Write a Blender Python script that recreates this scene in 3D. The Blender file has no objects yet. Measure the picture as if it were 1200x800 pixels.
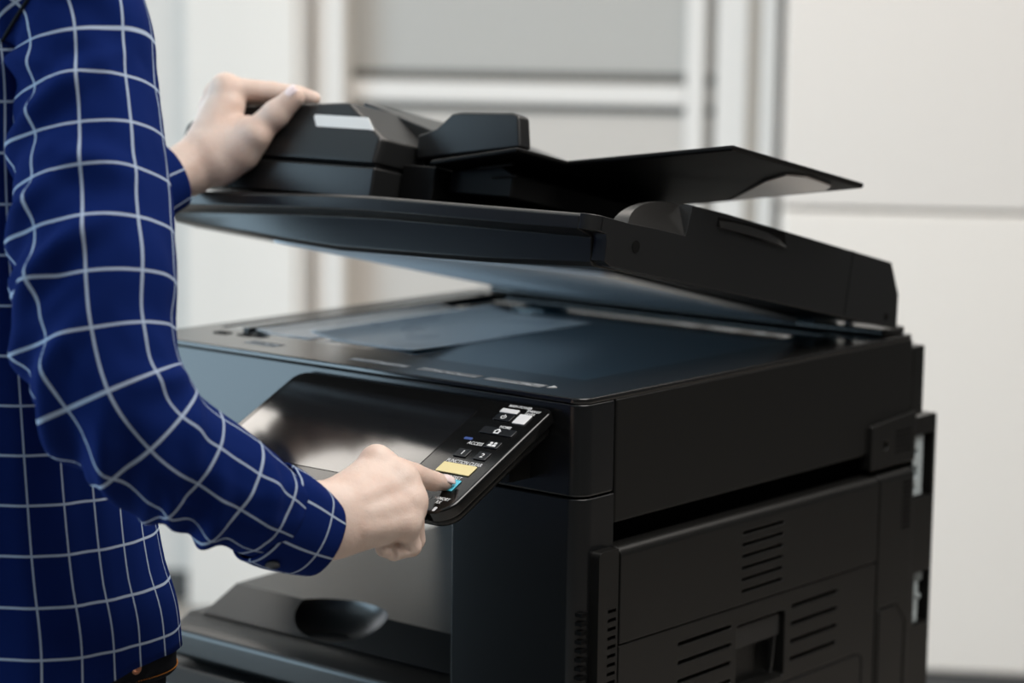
import bpy, bmesh, math, random
import numpy as np
from mathutils import Vector, Matrix, noise

C = bpy.context.scene
COL = C.collection

# ------------------------------------------------------------------ camera
CAM_P = np.array((1.2922711, -1.67761034, 1.46218983))
YAW, PITCH, ROLL = math.radians(39.3537695), math.radians(8.33237406), math.radians(0.75300609)
FPX = 2799.681
def _basis():
    f = np.array([-math.sin(YAW)*math.cos(PITCH), math.cos(YAW)*math.cos(PITCH), -math.sin(PITCH)])
    r = np.array([math.cos(YAW), math.sin(YAW), 0.0]); u = np.cross(r, f)
    c, s = math.cos(ROLL), math.sin(ROLL)
    return c*r+s*u, -s*r+c*u, f
CR, CU, CF = _basis()
cd = bpy.data.cameras.new('camera'); cam = bpy.data.objects.new('camera', cd); COL.objects.link(cam)
cd.sensor_width = 36.0; cd.lens = FPX/1200*36.0; cd.clip_start = 0.05; cd.clip_end = 60
cam.matrix_world = Matrix(((CR[0], CU[0], -CF[0], CAM_P[0]), (CR[1], CU[1], -CF[1], CAM_P[1]),
                           (CR[2], CU[2], -CF[2], CAM_P[2]), (0, 0, 0, 1)))
cd.dof.use_dof = True; cd.dof.focus_distance = 2.10; cd.dof.aperture_fstop = 3.5
C.camera = cam

# ------------------------------------------------------------------ light and exposure
w = bpy.data.worlds.new('world'); C.world = w; w.use_nodes = True
w.node_tree.nodes['Background'].inputs[0].default_value = (0.90, 0.95, 1.0, 1)
w.node_tree.nodes['Background'].inputs[1].default_value = 0.055
def area(name, loc, target, sx, sy, power, col):
    ld = bpy.data.lights.new(name, 'AREA'); ld.shape = 'RECTANGLE'; ld.size = sx; ld.size_y = sy
    ld.energy = power; ld.color = col
    o = bpy.data.objects.new(name, ld); COL.objects.link(o); o.location = loc
    o.rotation_euler = (Vector(target)-Vector(loc)).to_track_quat('-Z', 'Y').to_euler()
    return o
area('ceiling_light', (0.85, 0.0, 2.75), (0.75, -0.1, 0), 1.4, 1.4, 50, (1.0, 0.96, 0.92))
area('ceiling_light', (-1.6, 1.1, 2.75), (-1.9, 1.7, 0), 2.6, 1.0, 33, (1.0, 0.92, 0.83))
area('ceiling_light', (0.25, 1.65, 2.75), (0.15, 1.75, 0), 2.0, 1.0, 19, (1.0, 0.94, 0.88))
area('window_daylight', (-2.85, -2.25, 1.15), (-0.4, -0.1, 1.0), 2.7, 2.2, 118, (0.60, 0.83, 1.0))
area('window_daylight', (-3.0, 0.85, 1.20), (-0.4, 0.25, 1.12), 1.5, 1.8, 17, (0.92, 0.95, 1.0))
C.view_settings.view_transform = 'Standard'; C.view_settings.look = 'None'
C.view_settings.gamma = 1.0; C.view_settings.use_curve_mapping = False
C.view_settings.exposure = 0.0

# ------------------------------------------------------------------ materials
def mat(name, col, rough=0.5, spec=0.5, metal=0.0, bump=0.0, bscale=400.0, var=0.0, vscale=30.0, coat=0.0, trans=0.0, sss=0.0, emit=None):
    m = bpy.data.materials.new(name); m.use_nodes = True
    nt = m.node_tree; b = nt.nodes['Principled BSDF']
    b.inputs['Base Color'].default_value = (*col, 1); b.inputs['Roughness'].default_value = rough
    b.inputs['Specular IOR Level'].default_value = spec; b.inputs['Metallic'].default_value = metal
    b.inputs['Coat Weight'].default_value = coat; b.inputs['Coat Roughness'].default_value = 0.08
    if sss:
        b.inputs['Subsurface Weight'].default_value = sss
        b.inputs['Subsurface Radius'].default_value = (0.012, 0.005, 0.003); b.inputs['Subsurface Scale'].default_value = 0.6
    tc = nt.nodes.new('ShaderNodeTexCoord')
    if var:
        n = nt.nodes.new('ShaderNodeTexNoise'); n.inputs['Scale'].default_value = vscale; n.inputs['Detail'].default_value = 4
        mx = nt.nodes.new('ShaderNodeMix'); mx.data_type = 'RGBA'
        mx.inputs[6].default_value = (*[c*(1-var) for c in col], 1); mx.inputs[7].default_value = (*[min(1, c*(1+var)) for c in col], 1)
        nt.links.new(tc.outputs['Object'], n.inputs['Vector']); nt.links.new(n.outputs['Fac'], mx.inputs[0])
        nt.links.new(mx.outputs[2], b.inputs['Base Color'])
    if bump:
        n = nt.nodes.new('ShaderNodeTexNoise'); n.inputs['Scale'].default_value = bscale; n.inputs['Detail'].default_value = 3
        bp = nt.nodes.new('ShaderNodeBump'); bp.inputs['Strength'].default_value = bump; bp.inputs['Distance'].default_value = 0.001
        nt.links.new(tc.outputs['Object'], n.inputs['Vector']); nt.links.new(n.outputs['Fac'], bp.inputs['Height'])
        nt.links.new(bp.outputs['Normal'], b.inputs['Normal'])
    return m
M = {}
M['body'] = mat('black_plastic', (0.0075, 0.0074, 0.0069), 0.31, 0.30, bump=0.06, bscale=900)
M['front'] = mat('black_satin_plastic', (0.0055, 0.006, 0.0065), 0.26, 0.5, bump=0.05, bscale=900)
M['tray'] = mat('charcoal_tray_plastic', (0.013, 0.0125, 0.012), 0.30, 0.5, bump=0.05, bscale=800)
M['lidmat'] = mat('charcoal_lid_plastic', (0.009, 0.0093, 0.0095), 0.34, 0.45, bump=0.06, bscale=900)
M['deck'] = mat('black_deck_plastic', (0.010, 0.0098, 0.0095), 0.15, 0.6)
M['dark'] = mat('recess_black', (0.003, 0.003, 0.003), 0.8, 0.1)
M['panel'] = mat('panel_gloss_black', (0.005, 0.005, 0.005), 0.10, 0.5)
M['screen'] = mat('touchscreen_glass', (0.006, 0.006, 0.007), 0.10, 0.9, coat=0.6)
M['glass'] = mat('platen_glass', (0.012, 0.052, 0.085), 0.06, 0.7, coat=0.3)
M['sheet'] = mat('white_platen_sheet', (0.78, 0.83, 0.87), 0.6, 0.3)
M['key'] = mat('key_black', (0.010, 0.011, 0.013), 0.25, 0.5)
M['keywhite'] = mat('key_white', (0.68, 0.68, 0.69), 0.4, 0.4)
M['keyyellow'] = mat('key_yellow', (0.80, 0.69, 0.36), 0.4, 0.4)
M['keyblue'] = mat('key_cyan', (0.09, 0.52, 0.68), 0.35, 0.4)
M['print'] = mat('white_print', (0.72, 0.73, 0.74), 0.6, 0.2)
M['greyprint'] = mat('grey_print', (0.30, 0.31, 0.32), 0.6, 0.2)
M['ledblue'] = mat('blue_lamp_lens', (0.05, 0.09, 0.28), 0.3, 0.4)
M['ledclear'] = mat('clear_lamp_lens', (0.55, 0.57, 0.6), 0.2, 0.6)
M['lightpatch'] = mat('tray_light_patch_grey', (0.72, 0.66, 0.63), 0.25, 0.8)  # pale glossy colour for the light caught under the feed tray
M['traydark'] = mat('matte_tray_black', (0.004, 0.004, 0.004), 0.5, 0.14)
M['label'] = mat('white_label', (0.80, 0.80, 0.78), 0.5, 0.3)
M['metal'] = mat('steel', (0.55, 0.60, 0.62), 0.3, 0.5, metal=0.9)
M['hingem'] = mat('hinge_plastic', (0.16, 0.22, 0.25), 0.3, 0.5)
M['latch'] = mat('latch_grey', (0.42, 0.47, 0.48), 0.4, 0.5)
M['wall'] = mat('wall_paint', (0.755, 0.715, 0.675), 0.85, 0.15, bump=0.04, bscale=60)
M['cream'] = mat('door_cream', (0.83, 0.785, 0.735), 0.7, 0.2)
M['white'] = mat('frame_white', (0.80, 0.765, 0.73), 0.6, 0.3)
M['beige'] = mat('frame_beige', (0.62, 0.58, 0.53), 0.7, 0.2)
M['pane'] = mat('frosted_pane', (0.48, 0.465, 0.44), 0.45, 0.4)
M['panelow'] = mat('frosted_pane_low', (0.60, 0.56, 0.52), 0.5, 0.3)
M['gasket'] = mat('grey_gasket', (0.13, 0.125, 0.115), 0.7, 0.2)
M['skirting'] = mat('grey_skirting', (0.10, 0.098, 0.096), 0.7, 0.2)
M['floor'] = mat('floor_vinyl', (0.46, 0.42, 0.38), 0.5, 0.3, var=0.05, vscale=12)
M['button'] = mat('dark_button', (0.02, 0.025, 0.035), 0.3, 0.5)
M['stitch'] = mat('orange_thread', (0.42, 0.16, 0.035), 0.8, 0.1)
M['copper'] = mat('copper_rivet', (0.75, 0.36, 0.22), 0.3, 0.5, metal=1.0)
M['denim'] = mat('black_denim', (0.008, 0.009, 0.013), 0.85, 0.15, bump=0.3, bscale=900, var=0.3, vscale=200)
M['hair'] = mat('dark_hair', (0.015, 0.011, 0.009), 0.5, 0.4, bump=0.4, bscale=250)
M['eye'] = mat('eye_white', (0.7, 0.7, 0.68), 0.2, 0.5)
M['shoe'] = mat('black_leather', (0.01, 0.01, 0.01), 0.4, 0.4)
M['nail'] = mat('fingernail', (0.78, 0.64, 0.63), 0.28, 0.5)

def skin_material():
    m = mat('skin', (0.70, 0.52, 0.44), 0.48, 0.35, sss=0.12)
    nt = m.node_tree; b = nt.nodes['Principled BSDF']
    tc = nt.nodes['Texture Coordinate']
    n1 = nt.nodes.new('ShaderNodeTexNoise'); n1.inputs['Scale'].default_value = 38; n1.inputs['Detail'].default_value = 5
    cr = nt.nodes.new('ShaderNodeValToRGB')
    cr.color_ramp.elements[0].position = 0.30; cr.color_ramp.elements[0].color = (0.60, 0.435, 0.360, 1)
    cr.color_ramp.elements[1].position = 0.70; cr.color_ramp.elements[1].color = (0.68, 0.545, 0.470, 1)
    nt.links.new(tc.outputs['Object'], n1.inputs['Vector']); nt.links.new(n1.outputs['Fac'], cr.inputs[0])
    nt.links.new(cr.outputs[0], b.inputs['Base Color'])
    n2 = nt.nodes.new('ShaderNodeTexNoise'); n2.inputs['Scale'].default_value = 260; n2.inputs['Detail'].default_value = 5
    v = nt.nodes.new('ShaderNodeTexVoronoi'); v.inputs['Scale'].default_value = 900
    ad = nt.nodes.new('ShaderNodeMath'); ad.operation = 'MULTIPLY_ADD'; ad.inputs[1].default_value = 0.35
    bp = nt.nodes.new('ShaderNodeBump'); bp.inputs['Strength'].default_value = 0.28; bp.inputs['Distance'].default_value = 0.0012
    for nn in (n2, v): nt.links.new(tc.outputs['Object'], nn.inputs['Vector'])
    nt.links.new(v.outputs['Distance'], ad.inputs[0]); nt.links.new(n2.outputs['Fac'], ad.inputs[2])
    nt.links.new(ad.outputs[0], bp.inputs['Height']); nt.links.new(bp.outputs['Normal'], b.inputs['Normal'])
    return m
M['skin'] = skin_material()

PITCHG = 0.041                                       # windowpane check spacing
def plaid_material():
    m = mat('navy_windowpane_cotton', (0.0035, 0.0130, 0.088), 0.9, 0.05)
    nt = m.node_tree; b = nt.nodes['Principled BSDF']; N = nt.nodes.new; Lk = nt.links.new
    
    uv = N('ShaderNodeUVMap'); uv.uv_map = 'UVMap'
    sep = N('ShaderNodeSeparateXYZ'); Lk(uv.outputs[0], sep.inputs[0])
    def line(sock):
        a = N('ShaderNodeMath'); a.operation = 'DIVIDE'; a.inputs[1].default_value = PITCHG; Lk(sock, a.inputs[0])
        f = N('ShaderNodeMath'); f.operation = 'FRACT'; Lk(a.outputs[0], f.inputs[0])
        s = N('ShaderNodeMath'); s.operation = 'SUBTRACT'; s.inputs[1].default_value = 0.5; Lk(f.outputs[0], s.inputs[0])
        ab = N('ShaderNodeMath'); ab.operation = 'ABSOLUTE'; Lk(s.outputs[0], ab.inputs[0])
        mr = N('ShaderNodeMapRange'); mr.interpolation_type = 'SMOOTHSTEP'
        mr.inputs['From Min'].default_value = 0.017; mr.inputs['From Max'].default_value = 0.034
        mr.inputs['To Min'].default_value = 1.0; mr.inputs['To Max'].default_value = 0.0
        Lk(ab.outputs[0], mr.inputs['Value']); return mr.outputs[0]
    mx = N('ShaderNodeMath'); mx.operation = 'MAXIMUM'; Lk(line(sep.outputs[0]), mx.inputs[0]); Lk(line(sep.outputs[1]), mx.inputs[1])
    sc = N('ShaderNodeMath'); sc.operation = 'MULTIPLY'; sc.inputs[1].default_value = 0.85; Lk(mx.outputs[0], sc.inputs[0])
    mix = N('ShaderNodeMix'); mix.data_type = 'RGBA'
    mix.inputs[6].default_value = (0.0035, 0.0130, 0.088, 1); mix.inputs[7].default_value = (0.40, 0.48, 0.60, 1)
    Lk(sc.outputs[0], mix.inputs[0]); Lk(mix.outputs[2], b.inputs['Base Color'])
    tc = nt.nodes['Texture Coordinate']
    n = N('ShaderNodeTexNoise'); n.inputs['Scale'].default_value = 1400; n.inputs['Detail'].default_value = 2
    bp = N('ShaderNodeBump'); bp.inputs['Strength'].default_value = 0.15; bp.inputs['Distance'].default_value = 0.001
    Lk(tc.outputs['Object'], n.inputs['Vector']); Lk(n.outputs['Fac'], bp.inputs['Height']); Lk(bp.outputs['Normal'], b.inputs['Normal'])
    return m
M['plaid'] = plaid_material()

def paper_material():
    m = mat('printed_paper', (0.82, 0.83, 0.86), 0.25, 0.8)
    nt = m.node_tree; b = nt.nodes['Principled BSDF']; N = nt.nodes.new; Lk = nt.links.new
    uv = N('ShaderNodeUVMap'); uv.uv_map = 'UVMap'
    sep = N('ShaderNodeSeparateXYZ'); Lk(uv.outputs[0], sep.inputs[0])
    fr = N('ShaderNodeMath'); fr.operation = 'MULTIPLY'; fr.inputs[1].default_value = 95.0; Lk(sep.outputs[0], fr.inputs[0])
    f2 = N('ShaderNodeMath'); f2.operation = 'FRACT'; Lk(fr.outputs[0], f2.inputs[0])
    g = N('ShaderNodeMath'); g.operation = 'GREATER_THAN'; g.inputs[1].default_value = 0.55; Lk(f2.outputs[0], g.inputs[0])
    n = N('ShaderNodeTexNoise'); n.inputs['Scale'].default_value = 9; n.inputs['Detail'].default_value = 1; Lk(uv.outputs[0], n.inputs['Vector'])
    g2 = N('ShaderNodeMath'); g2.operation = 'GREATER_THAN'; g2.inputs[1].default_value = 0.55; Lk(n.outputs['Fac'], g2.inputs[0])
    mu = N('ShaderNodeMath'); mu.operation = 'MULTIPLY'; Lk(g.outputs[0], mu.inputs[0]); Lk(g2.outputs[0], mu.inputs[1])
    mx = N('ShaderNodeMix'); mx.data_type = 'RGBA'; mx.inputs[6].default_value = (0.92, 0.92, 0.93, 1); mx.inputs[7].default_value = (0.62, 0.64, 0.69, 1)
    Lk(mu.outputs[0], mx.inputs[0]); Lk(mx.outputs[2], b.inputs['Base Color'])
    return m
M['paper'] = paper_material()

# ------------------------------------------------------------------ mesh helpers
ORG = {}
def smooth(me, ang=None):
    for p in me.polygons: p.use_smooth = True
    if ang is not None: me.set_sharp_from_angle(angle=math.radians(ang))
def link(name, me, m, parent=None, origin=None, sm=None, bevel=0.0, bseg=2):
    """one mesh object; verts arrive in world metres and are stored about the parent's base point"""
    o = bpy.data.objects.new(name, me); COL.objects.link(o)
    org = ORG[parent.name] if parent else np.array(origin if origin is not None else (0, 0, 0), float)
    me.transform(Matrix.Translation(-Vector(org)))
    if parent: o.parent = parent
    else: o.location = org
    ORG[o.name] = org
    if m: me.materials.append(m)
    if bevel:
        b = o.modifiers.new('bevel', 'BEVEL'); b.width = bevel; b.segments = bseg; b.limit_method = 'ANGLE'; b.angle_limit = math.radians(35)
        smooth(me); wn = o.modifiers.new('wn', 'WEIGHTED_NORMAL'); wn.keep_sharp = False; wn.weight = 80
    elif sm is not None: smooth(me, sm)
    return o
def bmo(name, bm, m, parent=None, **k):
    bmesh.ops.recalc_face_normals(bm, faces=bm.faces)
    me = bpy.data.meshes.new(name); bm.to_mesh(me); bm.free()
    return link(name, me, m, parent, **k)
def empty(name, loc, label, cat, group=None):
    o = bpy.data.objects.new(name, None); COL.objects.link(o); o.location = loc; o.empty_display_size = 0.1
    o['label'] = label; o['category'] = cat
    if group: o['group'] = group
    ORG[o.name] = np.array(loc, float); return o
def add_hull8(bm, p):
    v = [bm.verts.new(q) for q in p]
    for f in ((0, 3, 2, 1), (4, 5, 6, 7), (0, 1, 5, 4), (1, 2, 6, 5), (2, 3, 7, 6), (3, 0, 4, 7)): bm.faces.new([v[i] for i in f])
def add_box(bm, x0, x1, y0, y1, z0, z1, T=None):
    p = [(x0, y0, z0), (x1, y0, z0), (x1, y1, z0), (x0, y1, z0), (x0, y0, z1), (x1, y0, z1), (x1, y1, z1), (x0, y1, z1)]
    add_hull8(bm, [T(*q) if T else q for q in p])
def box(*a, T=None):
    bm = bmesh.new(); add_box(bm, *a, T=T); return bm
def add_prism(bm, poly, T0, T1):
    """poly: 2-D outline; T0/T1 map a 2-D point to the two caps"""
    a = [bm.verts.new(T0(*p)) for p in poly]; b = [bm.verts.new(T1(*p)) for p in poly]; n = len(poly)
    bm.faces.new(a[::-1]); bm.faces.new(b)
    for i in range(n): bm.faces.new((a[i], a[(i+1) % n], b[(i+1) % n], b[i]))
def prism(poly, T0, T1):
    bm = bmesh.new(); add_prism(bm, poly, T0, T1); return bm
def rpoly(pts, rad, seg=5):
    """rounded polygon; rad = one radius per corner"""
    out = []; n = len(pts)
    for i in range(n):
        p = Vector(pts[i]); a = Vector(pts[i-1])-p; b = Vector(pts[(i+1) % n])-p; r = rad[i] if hasattr(rad, '__len__') else rad
        if r <= 0: out.append(tuple(p)); continue
        a.normalize(); b.normalize(); ang = a.angle(b); d = r/math.tan(ang/2)
        c = p+(a+b).normalized()*(r/math.sin(ang/2)); s = p+a*d-c; e = p+b*d-c
        t = s.angle_signed(e)
        for k in range(seg+1):
            q = s.copy(); q.rotate(Matrix.Rotation(-t*k/seg, 2)); out.append(tuple(c+q))
    return out
def rect(x0, x1, y0, y1, r=0.0, seg=4): return rpoly([(x0, y0), (x1, y0), (x1, y1), (x0, y1)], r, seg)
def add_tube(bm, pts, rad, n=8):
    pts = [Vector(p) for p in pts]; rings = []
    t0 = (pts[1]-pts[0]).normalized(); up = t0.orthogonal().normalized()
    for i, p in enumerate(pts):
        t = (pts[min(i+1, len(pts)-1)]-pts[max(i-1, 0)]).normalized()
        up = (up-t*up.dot(t)).normalized(); s = t.cross(up)
        r = rad[i] if hasattr(rad, '__len__') else rad
        rings.append([bm.verts.new(p+(up*math.cos(2*math.pi*k/n)+s*math.sin(2*math.pi*k/n))*r) for k in range(n)])
    for a, b in zip(rings, rings[1:]):
        for k in range(n): bm.faces.new((a[k], a[(k+1) % n], b[(k+1) % n], b[k]))
    bm.faces.new(rings[0][::-1]); bm.faces.new(rings[-1])
def add_disc(bm, c, nrm, r, t, n=20, r2=None):
    nrm = Vector(nrm).normalized(); u = nrm.orthogonal().normalized(); v = nrm.cross(u); c = Vector(c); r2 = r2 or r
    a = [bm.verts.new(c+(u*math.cos(2*math.pi*k/n)+v*math.sin(2*math.pi*k/n))*r) for k in range(n)]
    b = [bm.verts.new(c+nrm*t+(u*math.cos(2*math.pi*k/n)+v*math.sin(2*math.pi*k/n))*r2) for k in range(n)]
    bm.faces.new(a[::-1]); bm.faces.new(b)
    for k in range(n): bm.faces.new((a[k], a[(k+1) % n], b[(k+1) % n], b[k]))
def cut(bm, cutter):
    """boolean difference, baked: returns a new bmesh"""
    ob = []
    for i, q in enumerate((bm, cutter)):
        bmesh.ops.recalc_face_normals(q, faces=q.faces)
        me = bpy.data.meshes.new('tmp'); q.to_mesh(me); q.free(); o = bpy.data.objects.new('tmp', me); COL.objects.link(o); ob.append(o)
    md = ob[0].modifiers.new('b', 'BOOLEAN'); md.operation = 'DIFFERENCE'; md.object = ob[1]; md.solver = 'EXACT'
    dg = bpy.context.evaluated_depsgraph_get(); me = bpy.data.meshes.new_from_object(ob[0].evaluated_get(dg))
    out = bmesh.new(); out.from_mesh(me)
    for o in ob: d = o.data; bpy.data.objects.remove(o); bpy.data.meshes.remove(d)
    bpy.data.meshes.remove(me); return out
def text_bm(s, size, T, depth=0.0003, align='LEFT', sx=1.0):
    cu = bpy.data.curves.new('t', 'FONT'); cu.body = s; cu.size = size; cu.align_x = align; cu.extrude = depth; cu.resolution_u = 3; cu.offset = size*0.006
    o = bpy.data.objects.new('t', cu); COL.objects.link(o); dg = bpy.context.evaluated_depsgraph_get()
    me = bpy.data.meshes.new_from_object(o.evaluated_get(dg)); bm = bmesh.new(); bm.from_mesh(me)
    bpy.data.objects.remove(o); bpy.data.curves.remove(cu); bpy.data.meshes.remove(me)
    for v in bm.verts: v.co = Vector(T(v.co.x*sx, v.co.y, v.co.z))
    return bm
def at(x, y, d):                                     # pixel of the 1200x800 frame + distance along the view axis -> world point
    return CAM_P+(CF+CR*((x-600)/FPX)-CU*((y-400)/FPX))*d
def structure(o): o['kind'] = 'structure'; return o

# ------------------------------------------------------------------ room
structure(bmo('floor', box(-6, 4, -4, 5.5, -0.05, 0.0), M['floor']))
WA = math.radians(32.35); WQ = np.array((-2.875, 2.158, 0.0)); WT = np.array((math.cos(WA), math.sin(WA), 0)); WN = np.array((-math.sin(WA), math.cos(WA), 0))
def W(x, y, z): return tuple(WQ+WT*x+WN*y+np.array((0, 0, z)))
def wx(px, y=0.0, py=200):                           # where on the wall plane a column of the frame falls
    v = CF+CR*((px-600)/FPX)-CU*((py-400)/FPX); q = WQ+WN*y
    return float((CAM_P+v*(((q-CAM_P)@WN)/(v@WN))-WQ)@WT)
def wz(px, py, y=0.0):
    v = CF+CR*((px-600)/FPX)-CU*((py-400)/FPX); q = WQ+WN*y
    return float((CAM_P+v*(((q-CAM_P)@WN)/(v@WN)))[2])
HW = 2.80
structure(bmo('ceiling', box(-6, 4, -4, 5.5, HW, HW+.05), M['white']))
structure(bmo('wall_back', box(-2.2, 4.2, 0.10, 0.2, 0, HW, T=W), M['wall']))
structure(bmo('trim_1', box(-1.2, wx(222), 0.0, 0.10, 0.075, HW, T=W), M['wall']))
structure(bmo('baseboard_left', box(-1.2, wx(222), -0.004, 0.10, 0, 0.075, T=W), M['skirting'], bevel=0.003))
d1 = structure(bmo('door_1', box(wx(217, -.1), wx(346, -.1), -0.10, 0.09, 0.008, 2.3, T=W), M['cream'], bevel=0.006))
bmo('door_edge', box(wx(346, -.09)+.0005, wx(357, -.085), -0.09, 0.09, 0.008, 2.3, T=W), M['white'], d1, bevel=0.008)
structure(bmo('trim_2', box(wx(357, .0), wx(367, .0), 0.0, 0.10, 0, HW, T=W), M['beige'], bevel=0.003))
structure(bmo('trim_3', box(wx(367, -.04), wx(402, -.04), -0.04, 0.10, 0, HW, T=W), M['white'], bevel=0.008))
# glazed partition
wn1 = structure(bmo('window_1', box(wx(401, .02), wx(411, .02), -0.0, 0.10, 0, HW, T=W), M['beige'], bevel=0.004))
zs = [wz(600, q, .04) for q in (84, 96, 121, 131)]
xa, xb = wx(411, .04), wx(802, .04)
bmo('pane', box(xa, xb, 0.05, 0.06, zs[0], HW, T=W), M['pane'], wn1)
bmo('gasket', box(xa, xb, 0.045, 0.06, zs[1], zs[0], T=W), M['gasket'], wn1)
bmo('rail', box(xa, xb, 0.02, 0.07, zs[2], zs[1], T=W), M['white'], wn1, bevel=0.008)
bmo('gasket', box(xa, xb, 0.045, 0.06, zs[3], zs[2], T=W), M['gasket'], wn1)
bmo('lower_pane', box(xa, xb, 0.05, 0.06, 0.0, zs[3], T=W), M['panelow'], wn1)
bmo('post', box(wx(801, 0), wx(823, 0), 0.0, 0.09, 0, HW, T=W), M['white'], wn1, bevel=0.006)
bmo('side_pane', box(wx(823, .05), wx(836, .05), 0.055, 0.06, 0, HW, T=W), M['pane'], wn1)
bmo('side_gasket', box(wx(824, .04), wx(836, .04), 0.045, 0.056, zs[1], zs[0], T=W), M['gasket'], wn1)
bmo('side_gasket', box(wx(824, .04), wx(836, .04), 0.045, 0.056, zs[3], zs[2], T=W), M['gasket'], wn1)
structure(bmo('trim_4', box(wx(836, -.02), wx(873, -.02), -0.02, 0.10, 0, HW, T=W), M['white'], bevel=0.006))
structure(bmo('trim_5', box(wx(873, .0), wx(888, .0), 0.01, 0.10, 0, HW, T=W), M['beige'], bevel=0.003))
structure(bmo('trim_6', box(wx(888, -.02), wx(907, -.02), -0.02, 0.10, 0, HW, T=W), M['white'], bevel=0.006))
YR = -0.58
zseam = wz(1050, 249, YR)
wr = structure(bmo('wall_right', box(wx(916, YR), 3.6, YR, 0.10, zseam+.006, HW, T=W), M['wall'], bevel=0.006))
bmo('lower_panel', box(wx(916, YR)+.001, 3.6, YR+.004, 0.10, 0.072, zseam, T=W), M['cream'], wr, bevel=0.012)
structure(bmo('baseboard_right', box(wx(916, YR)+.001, 3.6, YR+.02, 0.10, 0, 0.070, T=W), M['skirting'], bevel=0.003))

# ------------------------------------------------------------------ photocopier
cop = empty('photocopier', (-0.29, 0.30, 0.0), 'large black office photocopier with its lid lifted and a tilted touch panel', 'photocopier')
ZT = 1.10; BW = 0.594; BD = 0.586
def side(y, z, x=0.0): return (x, y, z)
# --- scanner section: front corner shell, side cover, back
plan = rpoly([(-BW, 0.0), (0, 0.0), (0, 0.0488), (-BW, 0.0488)], [0.035, 0.016, 0, 0], 8)
bmo('scanner_front_cover', prism(plan, lambda x, y: (x, y, 1.0085), lambda x, y: (x, y, 1.0945)), M['front'], cop, bevel=0.0025)
bmo('scanner_side_cover', box(-BW, 0, 0.0505, BD, 0.9785, 1.0945), M['body'], cop, bevel=0.002)
bmo('scanner_core', box(-BW+.004, -0.004, 0.03, BD-.004, 0.99, 1.093), M['dark'], cop)
# top deck with an opening for the platen glass
deck = prism(rpoly([(-BW, 0.0), (0, 0.0), (0, BD), (-BW, BD)], [0.035, 0.016, 0.006, 0.02], 8), lambda x, y: (x, y, 1.0945), lambda x, y: (x, y, ZT))
cu = box(-0.522, -0.0685, 0.090, 0.530, 1.090, 1.12); add_box(cu, -0.572, -0.535, 0.10, 0.52, 1.090, 1.12)
deck = cut(deck, cu)
bmo('scanner_top_frame', deck, M['deck'], cop, bevel=0.0015)
bmo('platen_glass', box(-0.5215, -0.069, 0.0905, 0.5295, 1.0946, 1.0990), M['glass'], cop)
bmo('feed_scan_glass', box(-0.5715, -0.5355, 0.1005, 0.5195, 1.0946, 1.0990), M['glass'], cop)
bmo('left_guide_rail', box(-0.534, -0.524, 0.095, 0.525, 1.0995, 1.1035), M['tray'], cop, bevel=0.0012)
bm = bmesh.new()
for x, y in ((-0.545, 0.062), (-0.515, 0.068), (-0.50, 0.072)): add_box(bm, x, x+.018, y, y+.012, 1.0995, 1.1008)
bmo('registration_mark', bm, M['dark'], cop)
random.seed(5)
def sticker(x0, x1, y0, y1):
    s = bmo('size_label', box(x0, x1, y0, y1, 1.0999, 1.1003), M['greyprint'], cop)
    bm = bmesh.new(); x = x0+.002
    while x < x1-.004:
        wdt = random.uniform(.003, .012); yy = random.choice((.0012, .0032, .0052))*(y1-y0)/.009
        add_box(bm, x, min(x+wdt, x1-.001), y0+yy, y0+yy+.0022, 1.1003, 1.1005); x += wdt*random.uniform(.7, 1.2)
    bmo('label_print', bm, M['print'], s)
sticker(-0.225, -0.150, 0.026, 0.040); sticker(-0.140, -0.072, 0.026, 0.040); sticker(-0.315, -0.240, 0.026, 0.038)
sticker(-0.47, -0.425, 0.034, 0.05)
bmo('arrow_mark', prism([(-0.066, 0.030), (-0.058, 0.036), (-0.066, 0.042)], lambda x, y: (x, y, 1.0999), lambda x, y: (x, y, 1.1004)), M['print'], cop)
# rear rim that the lid hinges sit on
bm = box(-0.56, -0.008, 0.536, 0.582, 1.0996, 1.1085)
bmo('rear_rim', bm, M['tray'], cop, bevel=0.003)

# --- lower chassis
colp = rpoly([(-0.1547, 0.0), (0, 0.0), (0, 0.05), (-0.1547, 0.05)], [0, 0.017, 0, 0], 8)
bmo('front_cover', prism(colp, lambda x, y: (x, y, 0.03), lambda x, y: (x, y, 1.0070)), M['front'], cop, bevel=0.0015)
bmo('chassis', box(-0.1540, -0.030, 0.045, BD, 0.02, 0.984), M['dark'], cop)
bmo('cavity_wall', box(-0.585, -0.1545, 0.47, BD, 0.70, 0.995), M['body'], cop)
bmo('cavity_ceiling', box(-0.59, -0.012, 0.004, BD-.004, 0.992, 1.0075), M['dark'], cop)
bmo('cassette_housing', box(-0.585, -0.1545, 0.02, BD, 0.02, 0.758), M['body'], cop, bevel=0.003)
# output tray: fascia, ramp with finger scoop
prof = [(0.002, 0.7625), (0.0, 0.789), (0.030, 0.8035), (0.070, 0.830), (0.465, 0.836), (0.465, 0.7625)]
tray = prism(prof, lambda y, z: (-0.5225 if z > .8036 else -0.545, y, z), lambda y, z: (-0.156, y, z))
tray = bmesh.new()
add_prism(tray, [(0.002, 0.7615), (0.0, 0.789), (0.030, 0.8035), (0.466, 0.8035), (0.466, 0.7615)], lambda y, z: (-0.55, y, z), lambda y, z: (-0.1555, y, z))
bmo('output_tray_base', tray, M['tray'], cop, bevel=0.004, bseg=3)
ramp = bmesh.new()
v = [(-0.528, 0.030, 0.804), (-0.156, 0.030, 0.804), (-0.156, 0.466, 0.804), (-0.545, 0.466, 0.804),
     (-0.519, 0.070, 0.830), (-0.156, 0.070, 0.830), (-0.156, 0.466, 0.834), (-0.540, 0.466, 0.834)]
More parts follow.
